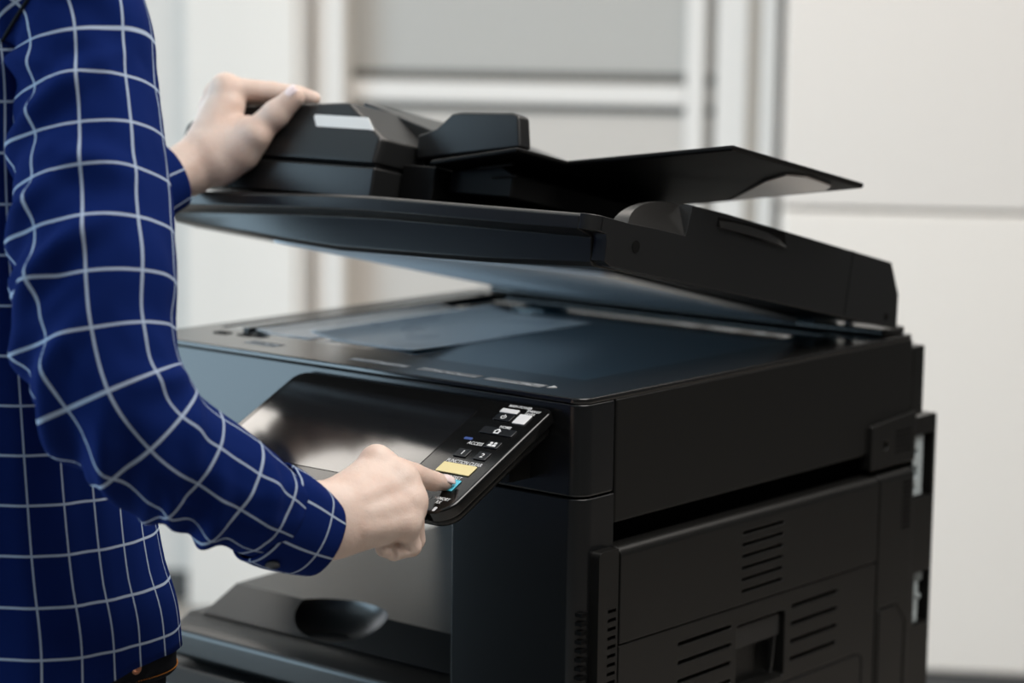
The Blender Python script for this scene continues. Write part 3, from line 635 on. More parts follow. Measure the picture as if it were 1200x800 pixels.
# --- distance-field modelling of the body
class Field:
    def __init__(s, lo, hi, h):
        s.ax = [np.arange(lo[i], hi[i]+h, h) for i in range(3)]; s.h = h
        s.F = np.full([len(a) for a in s.ax], 10.0, np.float32)
    def sub(s, lo, hi):
        sl = []
        for i in range(3):
            a, b = np.searchsorted(s.ax[i], [lo[i], hi[i]]); sl.append(slice(max(0, a-1), min(len(s.ax[i]), b+1)))
        return tuple(sl), np.meshgrid(*[s.ax[i][sl[i]].astype(np.float32) for i in range(3)], indexing='ij')
    def cone(s, a, b, ra, rb, k=0.004, flat=None, k2=None):
        """round cone from a to b, blended in with radius k (k at a, k2 at b); flat=(direction, factor) squashes the section"""
        a = np.array(a, float); b = np.array(b, float); R = max(ra, rb)*(1.0 if flat is None else max(1, 1/flat[1]))+3*max(k, k2 or 0)+s.h*2
        sl, (X, Y, Z) = s.sub(np.minimum(a, b)-R, np.maximum(a, b)+R)
        d = b-a; L2 = max(1e-12, d@d); px, py, pz = X-a[0], Y-a[1], Z-a[2]
        t = np.clip((px*d[0]+py*d[1]+pz*d[2])/L2, 0, 1)
        qx, qy, qz = px-t*d[0], py-t*d[1], pz-t*d[2]; r = ra+(rb-ra)*t
        if flat is not None:
            n = np.array(flat[0], float); n /= np.linalg.norm(n); c = qx*n[0]+qy*n[1]+qz*n[2]; m = c*(1/flat[1]-1)
            qx, qy, qz = qx+m*n[0], qy+m*n[1], qz+m*n[2]
        D = np.sqrt(qx*qx+qy*qy+qz*qz)-r
        if flat is not None: D = D*min(1.0, flat[1]*1.15)
        kk = k if k2 is None else k+(k2-k)*t
        s.blend(sl, D, kk)
    def blend(s, sl, D, k):
        F = s.F[sl]; hh = np.maximum(k-np.abs(F-D), 0)/k; s.F[sl] = np.minimum(F, D)-hh*hh*k*0.25
    def carve(s, a, b, r, k=0.002):
        a = np.array(a, float); b = np.array(b, float); R = r+3*k+s.h*2
        sl, (X, Y, Z) = s.sub(np.minimum(a, b)-R, np.maximum(a, b)+R)
        d = b-a; px, py, pz = X-a[0], Y-a[1], Z-a[2]; t = np.clip((px*d[0]+py*d[1]+pz*d[2])/max(1e-12, d@d), 0, 1)
        D = r-np.sqrt((px-t*d[0])**2+(py-t*d[1])**2+(pz-t*d[2])**2)
        F = s.F[sl]; hh = np.maximum(k-np.abs(F-D), 0)/k; s.F[sl] = np.maximum(F, D)+hh*hh*k*0.25
    def mesh(s):
        F = s.F; S = F < 0; nx, ny, nz = F.shape
        c = np.zeros((nx-1, ny-1, nz-1), np.int8); off = [(i, j, k) for i in (0, 1) for j in (0, 1) for k in (0, 1)]
        for i, j, k in off: c += S[i:nx-1+i, j:ny-1+j, k:nz-1+k]
        I, J, K = np.nonzero((c > 0) & (c < 8)); ids = -np.ones(c.shape, np.int64); ids[I, J, K] = np.arange(len(I))
        P = np.zeros((len(I), 3)); cnt = np.zeros(len(I))
        for o0 in off:
            for ax in range(3):
                if o0[ax]: continue
                o1 = list(o0); o1[ax] = 1
                f0 = F[I+o0[0], J+o0[1], K+o0[2]]; f1 = F[I+o1[0], J+o1[1], K+o1[2]]; m = (f0 < 0) != (f1 < 0)
                t = np.where(m, f0/np.where(m, f0-f1, 1), 0); p = np.tile(np.array(o0, float), (len(I), 1)); p[:, ax] += t
                P += p*m[:, None]; cnt += m
        P = P/cnt[:, None]+np.stack([I, J, K], 1); V = np.stack([s.ax[i][0]+P[:, i]*s.h for i in range(3)], 1)
        Q = []
        for ax in range(3):
            b, e = (ax+1) % 3, (ax+2) % 3
            A = [slice(1, n-1) for n in F.shape]; A[ax] = slice(0, F.shape[ax]-1); B = list(A); B[ax] = slice(1, F.shape[ax])
            m = S[tuple(A)] != S[tuple(B)]; idx = np.stack(np.nonzero(m), 1); 
            g = idx.copy(); g[:, b] += 1; g[:, e] += 1
            inside = S[g[:, 0], g[:, 1], g[:, 2]]
            def cid(db, de): q = g.copy(); q[:, b] -= db; q[:, e] -= de; return ids[q[:, 0], q[:, 1], q[:, 2]]
            quad = np.stack([cid(1, 1), cid(0, 1), cid(0, 0), cid(1, 0)], 1)
            quad[~inside] = quad[~inside][:, ::-1]; Q.append(quad)
        Q = np.concatenate(Q); return V, Q[(Q >= 0).all(1)]
def grid_bm(V, Q, keep=None, relax=2):
    """bmesh from surface nets; keep = (point, normal) drops what lies beyond that plane"""
    for _ in range(relax):
        acc = np.zeros_like(V); n = np.zeros(len(V))
        for i in range(4):
            np.add.at(acc, Q[:, i], V[Q[:, (i+1) % 4]]+V[Q[:, (i+3) % 4]]); np.add.at(n, Q[:, i], 2)
        V = V*0.45+acc/np.maximum(n, 1)[:, None]*0.55
    if keep is not None:
        good = np.ones(len(V), bool)
        for p, nn in keep: good &= (V-np.array(p))@np.array(nn) < 0
        Q = Q[good[Q].all(1)]
    used = np.unique(Q); mp = -np.ones(len(V), np.int64); mp[used] = np.arange(len(used))
    return V[used], mp[Q]

def hand(h, wrist_chain, meta, fingers, thumb, extras, lo, hi):
    f = Field(lo, hi, h)
    for a, b, ra, rb, fl in wrist_chain: f.cone(a, b, ra, rb, 0.012, fl)
    for a, b, ra, rb in meta: f.cone(a, b, ra, rb, 0.012)
    for a, b, ra, rb, k in extras: f.cone(a, b, ra, rb, k)
    for chain in fingers:
        for i in range(len(chain)-1):
            (a, ra), (b, rb) = chain[i], chain[i+1]
            f.cone(a, b, ra, rb, 0.010 if i == 0 else 0.0022, None, 0.0022)
    for i in range(len(thumb)-1):
        (a, ra), (b, rb) = thumb[i], thumb[i+1]; f.cone(a, b, ra, rb, 0.016 if i == 0 else 0.005)
    return f
def lerp(a, b, t): return np.array(a)+(np.array(b)-np.array(a))*t
SR, ER, WR = at(75, 8, 1.95), at(105, 470, 1.872), at(381, 609, 1.995)
EL, WL = at(10, 290, 2.30), at(222, 196, 2.447)
SL = SR+np.array((-0.36, 0.03, 0.0))
# right hand (index pressing, the others curled under)
RM = dict(i=at(441, 541, 2.043), m=at(471, 560, 2.035), r=at(482, 587, 2.028), p=at(474, 613, 2.018))
fr_ = lerp(ER, WR, 0.60)
rf = [
    [(RM['i'], .0112), (at(485, 556.5, 2.068), .0104), (at(508, 563.5, 2.084), .0086), (at(521.5, 565.5, 2.0935), .0069)],
    [(RM['m'], .0112), (at(484, 596, 2.066), .0098), (at(472, 614, 2.068), .0088), (at(460, 606, 2.056), .0076)],
    [(RM['r'], .0108), (at(485, 632, 2.050), .0096), (at(468, 640, 2.046), .0085), (at(456, 628, 2.034), .0072)],
    [(RM['p'], .0102), (at(482, 640, 2.032), .0086), (at(462, 646, 2.022), .0078), (at(449, 643, 2.014), .0068)]]
rmeta = [(lerp(WR, at(385, 590, 2.00), .9), RM['i'], .0150, .0122), (at(384, 600, 1.995), RM['m'], .0165, .0125), (at(384, 616, 1.993), RM['r'], .0165, .0125), (at(386, 630, 1.992), RM['p'], .0160, .0128),
         (at(400, 600, 2.00), at(455, 580, 2.035), .018, .016), (at(400, 618, 2.0), at(455, 603, 2.025), .018, .016),
         (at(396, 594, 1.996), lerp(RM['i'], RM['m'], .5), .0155, .0112), (at(396, 606, 1.994), lerp(RM['m'], RM['r'], .5), .0165, .0112), (at(397, 621, 1.992), lerp(RM['r'], RM['p'], .5), .0165, .0112)]
rex = [(RM['i']+CU*.0025-CF*.003, RM['i']-CU*.001-CF*.003, .0098, .0098, .008), (RM['m']-CF*.0035, RM['m']-CF*.003, .0098, .0098, .006), (RM['r']-CF*.0035, RM['r']-CF*.003, .0096, .0096, .006), (RM['p']-CF*.0025, RM['p']-CF*.002, .0092, .0092, .006)]
for key_, st in (('i', (392, 588, 1.985)), ('m', (392, 600, 1.982)), ('r', (392, 612, 1.980)), ('p', (394, 624, 1.981))):   # extensor tendons
    p0 = at(*st); p1 = RM[key_]-CF*.0085; rex.append((lerp(p0, p1, .45)-CF*.0052, p1, .0026, .0032, .010))
rth = [(at(402, 588, 2.015), .0155), (at(432, 582, 2.058), .0130), (at(458, 585, 2.085), .0110), (at(478, 588, 2.098), .0088)]
rw = [(fr_, WR, .0285, .0235, None), (WR+CU*.009, WR-CU*.009, .0215, .0215, None)]
rh = hand(0.0013, rw, rmeta, rf, rth, rex, np.minimum(WR, RM['p'])-np.array((.09, .11, .085)), np.maximum(at(531, 540, 2.1), WR)+np.array((.045, .05, .065)))
# left hand (thumb in front of the feeder cover, fingers over its top)
LMi, LMm, LMr, LMp = at(264, 104, 2.470), at(255, 112, 2.492), at(249, 124, 2.512), at(245, 140, 2.528)
lf = [
    [(LMi, .0130), (at(318, 107, 2.474), .0100), (at(350, 110.5, 2.473), .0088), (at(368, 115.5, 2.471), .0072)],
    [(LMm, .0125), (at(305, 112, 2.510), .0098), (at(338, 118, 2.512), .0086), (at(355, 122, 2.512), .0072)],
    [(LMr, .0120), (at(292, 121, 2.535), .0094), (at(322, 127, 2.540), .0084), (at(338, 131, 2.540), .0070)],
    [(LMp, .0110), (at(272, 132, 2.555), .0085), (at(294, 138, 2.560), .0076), (at(308, 142, 2.560), .0064)]]
lmeta = [(at(232, 186, 2.450), LMi, .0175, .0140), (at(232, 186, 2.458), LMm, .0160, .0135), (at(232, 187, 2.468), LMr, .0150, .0125), (at(232, 188, 2.478), LMp, .0140, .0120),
         (at(245, 168, 2.455), at(270, 125, 2.465), .020, .0155), (at(250, 178, 2.452), at(290, 150, 2.452), .021, .0125)]
lth = [(at(262, 184, 2.443), .0175), (at(295, 160, 2.437), .0162), (at(323, 134, 2.432), .0138), (at(345, 113.5, 2.4275), .0110)]
lex = [(LMi-CF*.003+CU*.002, LMi-CF*.003, .0115, .0115, .007), (at(240, 180, 2.435), LMi-CF*.0105, .0030, .0035, .007), (at(286, 178, 2.440), at(302, 158, 2.428), .0125, .0110, .008), (at(262, 200, 2.447), at(285, 184, 2.440), .0140, .0130, .012)]
fl_ = lerp(EL, WL, 0.62)
lw = [(fl_, WL, .0265, .0225, None), (WL+CU*.004, WL-CU*.007, .0205, .0215, None), (WL, at(246, 192, 2.447), .022, .021, None)]
lh_ = hand(0.0015, lw, lmeta, lf, lth, lex, np.minimum(WL, LMp)-np.array((.09, .13, .10)), np.maximum(at(376, 90, 2.5), at(237, 90, 2.56))+np.array((.075, .06, .06)))
rh.carve(at(462, 634, 2.0115), at(462.5, 655, 2.0155), .0018, .0016); rh.carve(at(465, 633, 2.0115), at(479, 645, 2.0215), .0017, .0016)
pR = lerp(ER, WR, 0.70); nR = (WR-ER)/np.linalg.norm(WR-ER); pL = lerp(EL, WL, 0.72); nL = (WL-EL)/np.linalg.norm(WL-EL)
VR, QR = grid_bm(*rh.mesh(), keep=[(pR, -nR)]); VL, QL = grid_bm(*lh_.mesh(), keep=[(pL, -nL)])
# trunk, head, arms down to the forearms, legs
NK = np.array((-0.425, -0.365, 1.47)); HD = np.array((-0.42, -0.325, 1.655)); PV = np.array((-0.385, -0.375, 0.92)); CH = np.array((-0.42, -0.375, 1.27))
HRt, HLf = PV+np.array((0.095, 0, -0.03)), PV+np.array((-0.095, 0, -0.03))
KR, KL = np.array((-0.29, -0.36, 0.49)), np.array((-0.49, -0.36, 0.49)); AR, AL = np.array((-0.285, -0.40, 0.09)), np.array((-0.50, -0.40, 0.09))
bf = Field((-0.80, -0.68, 0.0), (-0.02, 0.02, 1.82), 0.007)
fwd = (0, 1, 0)
bf.cone(PV, CH, .130, .140, .04, (fwd, .62)); bf.cone(CH, NK-np.array((0, 0, .10)), .140, .085, .03, (fwd, .62)); bf.cone(SR-np.array((.045, 0, .035)), SL+np.array((.045, 0, -.035)), .036, .036, .02)
bf.cone(NK-np.array((0, 0, .06)), NK+np.array((0, .02, .08)), .055, .053, .03)
bf.cone(HD+np.array((0, -.02, .035)), HD+np.array((0, .02, .03)), .078, .074, .03); bf.cone(HD+np.array((0, .02, -.03)), HD+np.array((0, .055, -.075)), .062, .040, .03)
bf.cone(HD+np.array((0, .088, .025)), HD+np.array((0, .104, -.016)), .007, .0105, .012); bf.cone(HD+np.array((-.02, .088, -.055)), HD+np.array((.02, .088, -.055)), .008, .008, .008)
bf.cone(HD+np.array((-.03, .080, .040)), HD+np.array((.03, .080, .040)), .010, .010, .012)
for s_ in (-1, 1):
    bf.cone(HD+np.array((s_*.074, -.012, .022)), HD+np.array((s_*.076, -.004, -.018)), .013, .010, .006)
    bf.carve(HD+np.array((s_*.032, .098, .022)), HD+np.array((s_*.032, .090, .022)), .013, .006)
for S_, E_, W_, p_ in ((SR, ER, WR, pR), (SL, EL, WL, pL)):
    bf.cone(S_+np.array((0, 0, -.035)), E_, .038, .031, .008); bf.cone(E_, lerp(E_, W_, .25), .031, .034, .008); bf.cone(lerp(E_, W_, .25), lerp(E_, W_, .82), .034, .0255, .008)
for h_, k_, a_ in ((HRt, KR, AR), (HLf, KL, AL)):
    bf.cone(h_, k_, .088, .055, .03); bf.cone(k_, lerp(k_, a_, .3)+np.array((0, -.015, 0)), .054, .056, .02); bf.cone(lerp(k_, a_, .3)+np.array((0, -.015, 0)), a_, .056, .036, .02)
    bf.cone(a_-np.array((0, .03, .045)), a_+np.array((0, .15, -.06)), .034, .026, .02)
VB, QB = grid_bm(*bf.mesh(), keep=None)
# open the coarse mesh at the two forearm planes (only near the arms)
gR = ((VB-(pR-nR*.012))@nR > 0) & (np.linalg.norm(VB-pR, axis=1) < .14); gL = ((VB-(pL-nL*.012))@nL > 0) & (np.linalg.norm(VB-pL, axis=1) < .14)
QB = QB[~(gR | gL)[QB].any(1)]
bm = bmesh.new()
for V_, Q_ in ((VB, QB), (VR, QR), (VL, QL)):
    vs_ = [bm.verts.new(p) for p in V_]
    for q in Q_:
        try: bm.faces.new([vs_[i] for i in q])
        except ValueError: pass
bmesh.ops.delete(bm, geom=[v for v in bm.verts if not v.link_faces], context='VERTS')
def loops_near(p, r):
    return [e for e in bm.edges if e.is_boundary and (e.verts[0].co-Vector(p)).length < r]
for p_ in (pR, pL):
    es = loops_near(p_, .075)
    try: bmesh.ops.bridge_loops(bm, edges=es)
    except Exception as ex: print('bridge', ex)
body = bmo('body', bm, M['skin'], per, sm=180)

def nail(tip, prev, up, w, l, back):
    """thin curved plate on the back of a fingertip"""
    t = np.array(tip)-np.array(prev); t /= np.linalg.norm(t); u = np.array(up)-t*(np.array(up)@t); u /= np.linalg.norm(u); s = np.cross(t, u)
    bm = bmesh.new(); NXn, NYn = 8, 8; g = []
    for i in range(NXn+1):
        row = []
        for j in range(NYn+1):
            a = (i/NXn-.5)*2; b = j/NYn; ww = w*(1-.25*(1-b)**3-.18*max(0, b-.75)*4*b)
            row.append(bm.verts.new(np.array(tip)+t*(-l*.45+l*b)+s*(a*ww/2)+u*(back-0.0020*a*a*1.2-0.0016*(b-.3)**2*1.8)))
        g.append(row)
    for i in range(NXn):
        for j in range(NYn): bm.faces.new((g[i][j], g[i+1][j], g[i+1][j+1], g[i][j+1]))
    o = bmo('fingernail', bm, M['nail'], body, sm=180)
    sd_ = o.modifiers.new('t', 'SOLIDIFY'); sd_.thickness = 0.0012; sd_.offset = 0
nail(rf[0][3][0], rf[0][2][0], UP*0.9-CF*.55+CR*.1, .0108, .0125, .0073)
nail(lth[3][0], lth[2][0], -CF*.70+CU*.72-CR*.05, .0135, .0160, .0108)

# --- shirt and sleeves: lofted tubes with a woven check that follows the cloth
def catmull(P, n):
    P = np.array(P, float); P = np.vstack([2*P[0]-P[1], P, 2*P[-1]-P[-2]]); out = []
    for i in range(1, len(P)-2):
        for k in range(n):
            t = k/n; a, b, c, d = P[i-1], P[i], P[i+1], P[i+2]
            out.append(.5*(2*b+(c-a)*t+(2*a-5*b+4*c-d)*t*t+(3*b-a-3*c+d)*t**3))
    out.append(P[-2]); return np.array(out)
def loft(name, rings, us, vs, m, parent, sm=180, thick=0.0):
    """rings: list of closed rings; us: one u per vertex (n+1 values); vs: one v per ring (scalar or list)"""
    bm = bmesh.new(); uvl = bm.loops.layers.uv.new('UVMap'); R = [[bm.verts.new(p) for p in r] for r in rings]; n = len(rings[0])
    for i in range(len(R)-1):
        for k in range(n):
            k2 = (k+1) % n; f = bm.faces.new((R[i][k], R[i][k2], R[i+1][k2], R[i+1][k]))
            u0, u1 = us[i][k], us[i][k+1]; a0, a1 = us[i+1][k], us[i+1][k+1]
            va, vb = vs[i], vs[i+1]; va = (va[k], va[k2]) if hasattr(va, '__len__') else (va, va); vb = (vb[k], vb[k2]) if hasattr(vb, '__len__') else (vb, vb)
            for l, uv in zip(f.loops, ((u0, va[0]), (u1, va[1]), (a1, vb[1]), (a0, vb[0]))): l[uvl].uv = uv
    me_n = [f for f in bm.faces]
    bmesh.ops.recalc_face_normals(bm, faces=me_n)
    o = bmo(name, bm, m, parent, sm=sm)
    if thick:
        s = o.modifiers.new('t', 'SOLIDIFY'); s.thickness = thick; s.offset = -1
    return o
def sleeve(name, ctrl, radii, squash, folds, parent, ncheck=9, NT=120, sub=14, uoff=0.0, voff=0.0, seed=0, amp=1.0, nz=None):
    P = catmull(ctrl, sub); rad = catmull([[r, q] for r, q in zip(radii, squash)], sub)
    L_ = np.r_[0, np.cumsum(np.linalg.norm(np.diff(P, axis=0), axis=1))]
    T = np.gradient(P, axis=0); T /= np.linalg.norm(T, axis=1)[:, None]
    up = -CF-T[0]*(-CF@T[0]); up /= np.linalg.norm(up); rings, us = [], []
    for i in range(len(P)):
        up = up-T[i]*(up@T[i]); up /= np.linalg.norm(up); sd = np.cross(T[i], up); ring = []
        for k in range(NT):
            th = 2*math.pi*k/NT; r = rad[i][0]; c, s = math.cos(th), math.sin(th)
            dpl = 0.0
            for (l0, th0, wl, wt, tilt, a) in folds:
                dt = (th-th0+math.pi) % (2*math.pi)-math.pi; x = (L_[i]-l0-tilt*dt)/wl; y = dt/wt
                if abs(x) < 3 and abs(y) < 2.5: dpl += a*(math.exp(-x*x)-0.45*math.exp(-(x-1.6)**2)-0.25*math.exp(-(x+1.5)**2))*math.exp(-y*y)
            q = Vector((c*1.3+seed, s*1.3, L_[i]*16)); dpl += amp*0.0030*noise.noise(q)+amp*0.0018*noise.noise(Vector((c*2.4+s*.8, s*2.4+seed, L_[i]*34+th*1.2)))
            e = r+dpl
            ring.append(P[i]+up*(c*e*rad[i][1])+sd*(s*e))
        rings.append(ring); us.append([uoff+ncheck*PITCHG*k/NT for k in range(NT+1)])
    o = loft(name, rings, us, [voff+l for l in L_], M['plaid'], parent, thick=0.0012)
    return o, P, L_, T
# torso of the shirt
def torso_ring(cx, cy, a, b, z, n=140, hem=None, wr=1.0):
    out = []
    for k in range(n):
        th = 2*math.pi*k/n; c, s = math.cos(th), math.sin(th); e = 2.35
        r = (abs(c)**e+abs(s)**e)**(-1/e); zz = z+(hem(th) if hem else 0)
        dn = wr*(0.004*noise.noise(Vector((c*2.2, s*2.2, zz*5+3)))+0.003*noise.noise(Vector((c*6, s*6, zz*3))))
        out.append((cx+(a*r+dn)*c, cy+(b*r+dn)*s, zz))
    return out
def hem(th):                                          # shirt-tail: high over the hip on the right front, long at the back
    d = (th-math.radians(20)+math.pi) % (2*math.pi)-math.pi
    return 0.052*math.exp(-(d/1.2)**2)
TZ = [(0.850, -.375, -.372, .195, .140), (0.92, -.372, -.372, .188, .136), (1.00, -.378, -.371, .176, .128), (1.08, -.388, -.371, .176, .124), (1.16, -.400, -.371, .184, .126), (1.24, -.412, -.371, .192, .130), (1.32, -.422, -.371, .198, .128), (1.385, -.427, -.371, .196, .118), (1.435, -.428, -.370, .170, .100), (1.465, -.428, -.368, .125, .082), (1.485, -.427, -.366, .080, .072), (1.505, -.426, -.362, .064, .066)]
tc_ = catmull([list(t) for t in TZ], 6)
rings = []; us = []; vs_ = []
for i, (z, cx, cy, a, b) in enumerate(tc_):
    f_ = max(0.0, 1-(z-.85)/.12)
    rings.append(torso_ring(cx+.008, cy-.012, a, b-.010, z, hem=(lambda th, f_=f_: hem(th)*f_))); us.append([28*PITCHG*k/140+.006 for k in range(141)]); vs_.append([p[2]+0.004 for p in rings[-1]])
shirt = loft('shirt', rings, us, vs_, M['plaid'], per, thick=0.0012)
bm = bmesh.new()                                       # collar
for z0, z1, r0, r1 in ((1.498, 1.535, .0655, .0635), (1.535, 1.500, .0660, .0800)):
    n = 48; A_ = [bm.verts.new((-.426+r0*math.cos(2*math.pi*k/n), -.360+r0*1.03*math.sin(2*math.pi*k/n), z0)) for k in range(n)]
    B_ = [bm.verts.new((-.426+r1*math.cos(2*math.pi*k/n), -.360+r1*1.03*math.sin(2*math.pi*k/n), z1)) for k in range(n)]
    for k in range(n): bm.faces.new((A_[k], A_[(k+1) % n], B_[(k+1) % n], B_[k]))
bmo('collar', bm, M['plaid'], shirt, sm=60)

d2 = lambda px, d: px*d/FPX
rc = [(10, -50, 2.00, 74), (62, -18, 1.965, 86), (95, 40, 1.945, 84), (101, 100, 1.935, 84), (106, 200, 1.915, 91), (111, 300, 1.893, 95), (117, 390, 1.878, 92), (135, 462, 1.872, 88), (172, 512, 1.880, 80), (213, 541, 1.897, 74), (254, 566, 1.916, 71), (294, 590, 1.938, 63), (322, 605, 1.955, 54)]
q45 = math.pi/2
# folds: (distance along, angle from the viewer-facing line, width along, width around, slant, height)
foldsR = [(0.085, 0.5, .013, .8, .030, .0095), (0.105, -0.6, .012, .5, -.03, .0075), (0.145, 0.8, .011, .6, -.025, .0080), (0.185, -0.1, .014, .7, .035, .0080), (0.215, 0.9, .010, .6, .028, .0075), (0.25, -0.5, .015, .6, -.02, .0060), (0.285, 0.6, .012, .7, .035, .0095), (0.318, -0.05, .011, .7, .030, .0070),
          (0.335, 1.2, .010, .8, .020, .0085), (0.360, 1.5, .009, .7, .022, .0100), (0.386, 1.2, .009, .8, .026, .0095), (0.412, 1.5, .009, .7, .022, .0095), (0.438, 1.1, .009, .8, .028, .0090), (0.466, 1.4, .010, .8, .022, .0080),
          (0.495, 0.8, .011, .9, .026, .0070), (0.520, 1.6, .009, .8, .018, .0065), (0.540, 0.2, .010, .9, .028, .0060), (0.556, 1.1, .009, .7, .02, .0055), (0.565, -.8, .010, .7, .02, .0045),
          (0.350, 0.55, .013, .65, .045, .0110), (0.405, 0.45, .012, .65, .045, .0110), (0.458, 0.4, .011, .65, .040, .0100), (0.505, 0.35, .010, .6, .035, .0085), (0.336, -1.6, .03, .8, 0, .0030), (0.43, -1.2, .012, .6, -.02, .004), (0.48, -.9, .010, .6, .02, .004)]
slv, PRs, LRs, TRs = sleeve('sleeve', [at(x, y, d) for x, y, d, r in rc], [d2(r, d) for x, y, d, r in rc], [0.95]*len(rc), foldsR, shirt, uoff=0.002, voff=0.010, seed=1.7)
from mathutils.bvhtree import BVHTree
bt = BVHTree.FromPolygons([tuple(v.co+Vector(ORG[slv.name])) for v in slv.data.vertices], [tuple(p.vertices) for p in slv.data.polygons])
seam = []
for px_, py_ in ((36, -8), (31, 2), (25, 11), (18, 22), (10, 35), (2, 49), (-4, 60)):
    hit = bt.ray_cast(Vector(CAM_P), Vector(at(px_, py_, 1.0)-CAM_P))
    if hit[0] is not None: seam.append(hit[0]+hit[1]*.0002)
if len(seam) > 2:
    bm = bmesh.new(); add_tube(bm, seam, .0016, 8); bmo('shoulder_seam', bm, M['denim'], slv, sm=60)
def cuff(pts, squash, parent, uoff, voff, btn=None, seed=0.0):
    P = catmull([at(x, y, d) for x, y, d, r in pts], 6); rr = catmull([[d2(r, d), 0] for x, y, d, r in pts], 6)[:, 0]
    T = np.gradient(P, axis=0); T /= np.linalg.norm(T, axis=1)[:, None]; L_ = np.r_[0, np.cumsum(np.linalg.norm(np.diff(P, axis=0), axis=1))]
    up = -CF-T[0]*(-CF@T[0]); up /= np.linalg.norm(up); rings, us = [], []; NT = 96
    for i in range(len(P)):
        up = up-T[i]*(up@T[i]); up /= np.linalg.norm(up); sd = np.cross(T[i], up)
        e_ = [rr[i]+.0012*noise.noise(Vector((math.cos(2*math.pi*k/NT)*2+seed, math.sin(2*math.pi*k/NT)*2, L_[i]*10))) for k in range(NT)]
        rings.append([P[i]+up*(math.cos(2*math.pi*k/NT)*e_[k]*squash)+sd*(math.sin(2*math.pi*k/NT)*e_[k]) for k in range(NT)]); us.append([uoff+7*PITCHG*k/NT for k in range(NT+1)])
    c_ = loft('cuff', rings, us, [voff+l for l in L_], M['plaid'], parent, thick=0.0024)
    if btn:
        i, th = btn; up2 = up; sd = np.cross(T[i], up2); nrm = up2*math.cos(th)+sd*math.sin(th); p = P[i]+up2*(math.cos(th)*rr[i]*squash)+sd*(math.sin(th)*rr[i])
        bm = bmesh.new(); add_disc(bm, p+nrm*.0002, nrm, .0056, .0016, 24, .0062); add_disc(bm, p+nrm*.0018, nrm, .0062, .0008, 24, .0046)
        b_ = bmo('cuff_button', bm, M['button'], parent, sm=40)
    return c_
cuff([(311, 600, 1.948, 63), (330, 609, 1.960, 62), (352, 619, 1.975, 57), (376, 629, 1.990, 50)], .80, slv, .01, .018, btn=(5, .82))
# left sleeve, mostly behind the right arm
lc = [(SL+np.array((.05, .0, .01)), .055), (SL+np.array((-.01, 0, -.03)), .068), (lerp(SL, EL, .35), .064), (lerp(SL, EL, .7), .060), (lerp(SL, EL, .97)+np.array((0, -.012, 0)), .056), (lerp(EL, WL, .12)+np.array((0, -.005, -.004)), .055), (lerp(EL, WL, .35), .052), (lerp(EL, WL, .60), .046), (lerp(EL, WL, .72), .042)]
sll, _, _, _ = sleeve('sleeve', [p for p, r in lc], [r for p, r in lc], [.95]*len(lc), [], shirt, seed=5.1, amp=1.4)
lcu = [lerp(EL, WL, t) for t in (.58, .68, .78, .88)]
def topx(p, r):
    d = np.array(p)-CAM_P; z = d@CF; return (600+FPX*(d@CR)/z, 400-FPX*(d@CU)/z, z, r*FPX/z)
cuff([topx(p, r) for p, r in zip(lcu, (.044, .0425, .0395, .0365))], .85, sll, .015, .030, seed=3)

# --- jeans, hair, shoes
jf = Field((-0.72, -0.60, 0.02), (-0.10, -0.10, 1.02), 0.008)
jf.cone(PV+np.array((0.0, 0, .03)), PV+np.array((0, 0, -.06)), .165, .170, .05, (fwd, .72))
for h_, k_, a_ in ((HRt, KR, AR), (HLf, KL, AL)):
    jf.cone(h_, k_, .100, .070, .03); jf.cone(k_, a_, .070, .058, .02)
VJ, QJ = grid_bm(*jf.mesh(), keep=[((0, 0, .945), (0, 0, 1)), ((0, 0, .075), (0, 0, -1))])
bm = bmesh.new(); vv = [bm.verts.new(p) for p in VJ]
for q in QJ: bm.faces.new([vv[i] for i in q])
jeans = bmo('jeans', bm, M['denim'], per, sm=180); jeans.modifiers.new('t', 'SOLIDIFY').thickness = 0.002
WBZ = 0.900
def wb(th, z, o=0.0): 
    e = 2.35; c, s = math.cos(th), math.sin(th); r = (abs(c)**e+abs(s)**e)**(-1/e)
    return np.array((-.374+(.1800+o)*r*c, -.372+(.1275+o)*r*s, z+.012*math.exp(-(((th+.1+math.pi) % (2*math.pi)-math.pi)/.9)**2)))
ths = [2*math.pi*k/96 for k in range(97)]
bm = bmesh.new(); rr_ = [[bm.verts.new(wb(t, z, o)) for t in ths[:-1]] for z, o in ((WBZ-.036, .0), (WBZ-.034, .002), (WBZ-.002, .002), (WBZ, .0), (WBZ-.002, -.002), (WBZ-.034, -.002))]
for i in range(6):
    a_, b_ = rr_[i], rr_[(i+1) % 6]
    for k in range(96): bm.faces.new((a_[k], a_[(k+1) % 96], b_[(k+1) % 96], b_[k]))
wbo = bmo('waistband', bm, M['denim'], jeans, sm=50)
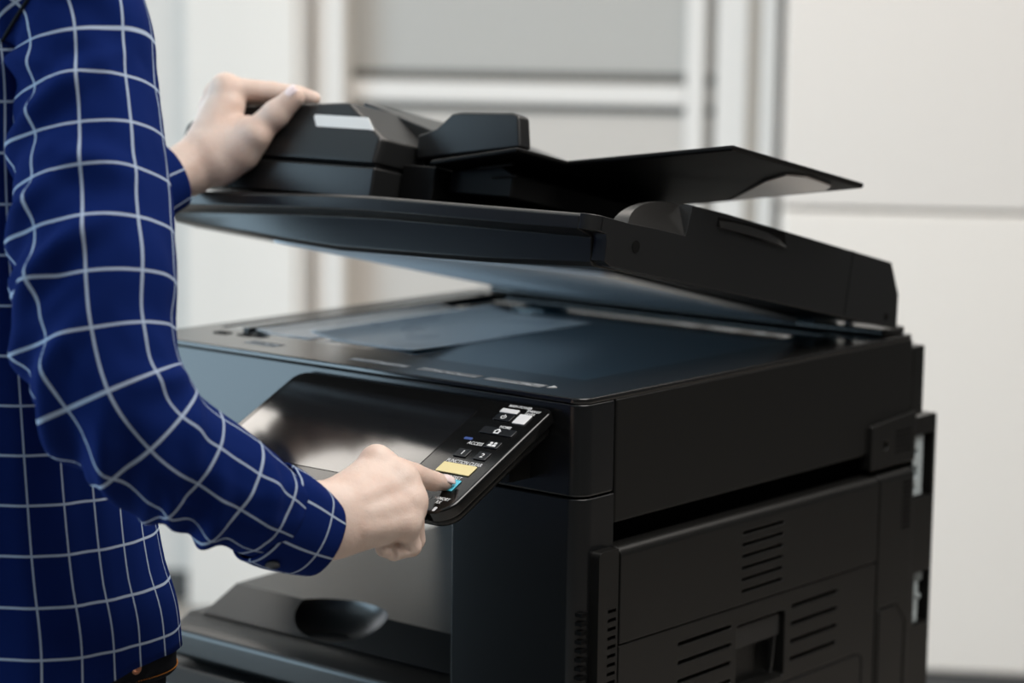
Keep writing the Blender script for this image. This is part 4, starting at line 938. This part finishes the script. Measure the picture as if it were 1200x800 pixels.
for z in (WBZ-.006, WBZ-.031):
    bm = bmesh.new()
    for k in range(0, 240):
        t0, t1 = 2*math.pi*k/240, 2*math.pi*(k+.62)/240
        add_tube(bm, [wb(t0, z, .0024), wb((t0+t1)/2, z, .0028), wb(t1, z, .0024)], .0006, 5)
    bmo('stitching', bm, M['stitch'], wbo)
rv = wb(0.06, WBZ-.019, .002); bm = bmesh.new(); nrm = Vector((math.cos(-.15), math.sin(-.15), .1))
add_disc(bm, rv, nrm, .0062, .0022, 18, .0052); add_disc(bm, Vector(rv)+nrm*.0022, nrm, .0034, .0016, 14, .0022)
bmo('rivet', bm, M['copper'], wbo, sm=40)
hf = Field(HD-np.array((.13, .15, .10)), HD+np.array((.13, .13, .15)), 0.006)
hf.cone(HD+np.array((0, -.03, .048)), HD+np.array((0, .018, .056)), .086, .080, .02); hf.cone(HD+np.array((0, -.06, -.02)), HD+np.array((0, -.05, .04)), .052, .07, .02)
hf.carve(HD+np.array((0, .13, -.02)), HD+np.array((0, .10, .0)), .075, .01)
Vh, Qh = grid_bm(*hf.mesh()); bm = bmesh.new(); vv = [bm.verts.new(p) for p in Vh]
for q in Qh: bm.faces.new([vv[i] for i in q])
bmo('hair', bm, M['hair'], per, sm=180)
for s_ in (-1, 1):
    bm = bmesh.new(); bmesh.ops.create_uvsphere(bm, u_segments=16, v_segments=10, radius=.0125)
    for q in bm.verts: q.co += Vector(HD+np.array((s_*.032, .079, .022)))
    bmo('eye', bm, M['eye'], body, sm=180)
for a_ in (AR, AL):
    sf = Field(a_-np.array((.07, .12, .092)), a_+np.array((.07, .25, .06)), 0.005)
    sf.cone(a_-np.array((0, .035, .052)), a_+np.array((0, .16, -.062)), .043, .036, .02); sf.cone(a_-np.array((0, .01, .03)), a_-np.array((0, .01, -.01)), .046, .044, .02)
    Vh, Qh = grid_bm(*sf.mesh(), keep=[((0, 0, .002), (0, 0, -1))]); bm = bmesh.new(); vv = [bm.verts.new(p) for p in Vh]
    for q in Qh: bm.faces.new([vv[i] for i in q])
    bmo('shoe', bm, M['shoe'], per, sm=180)
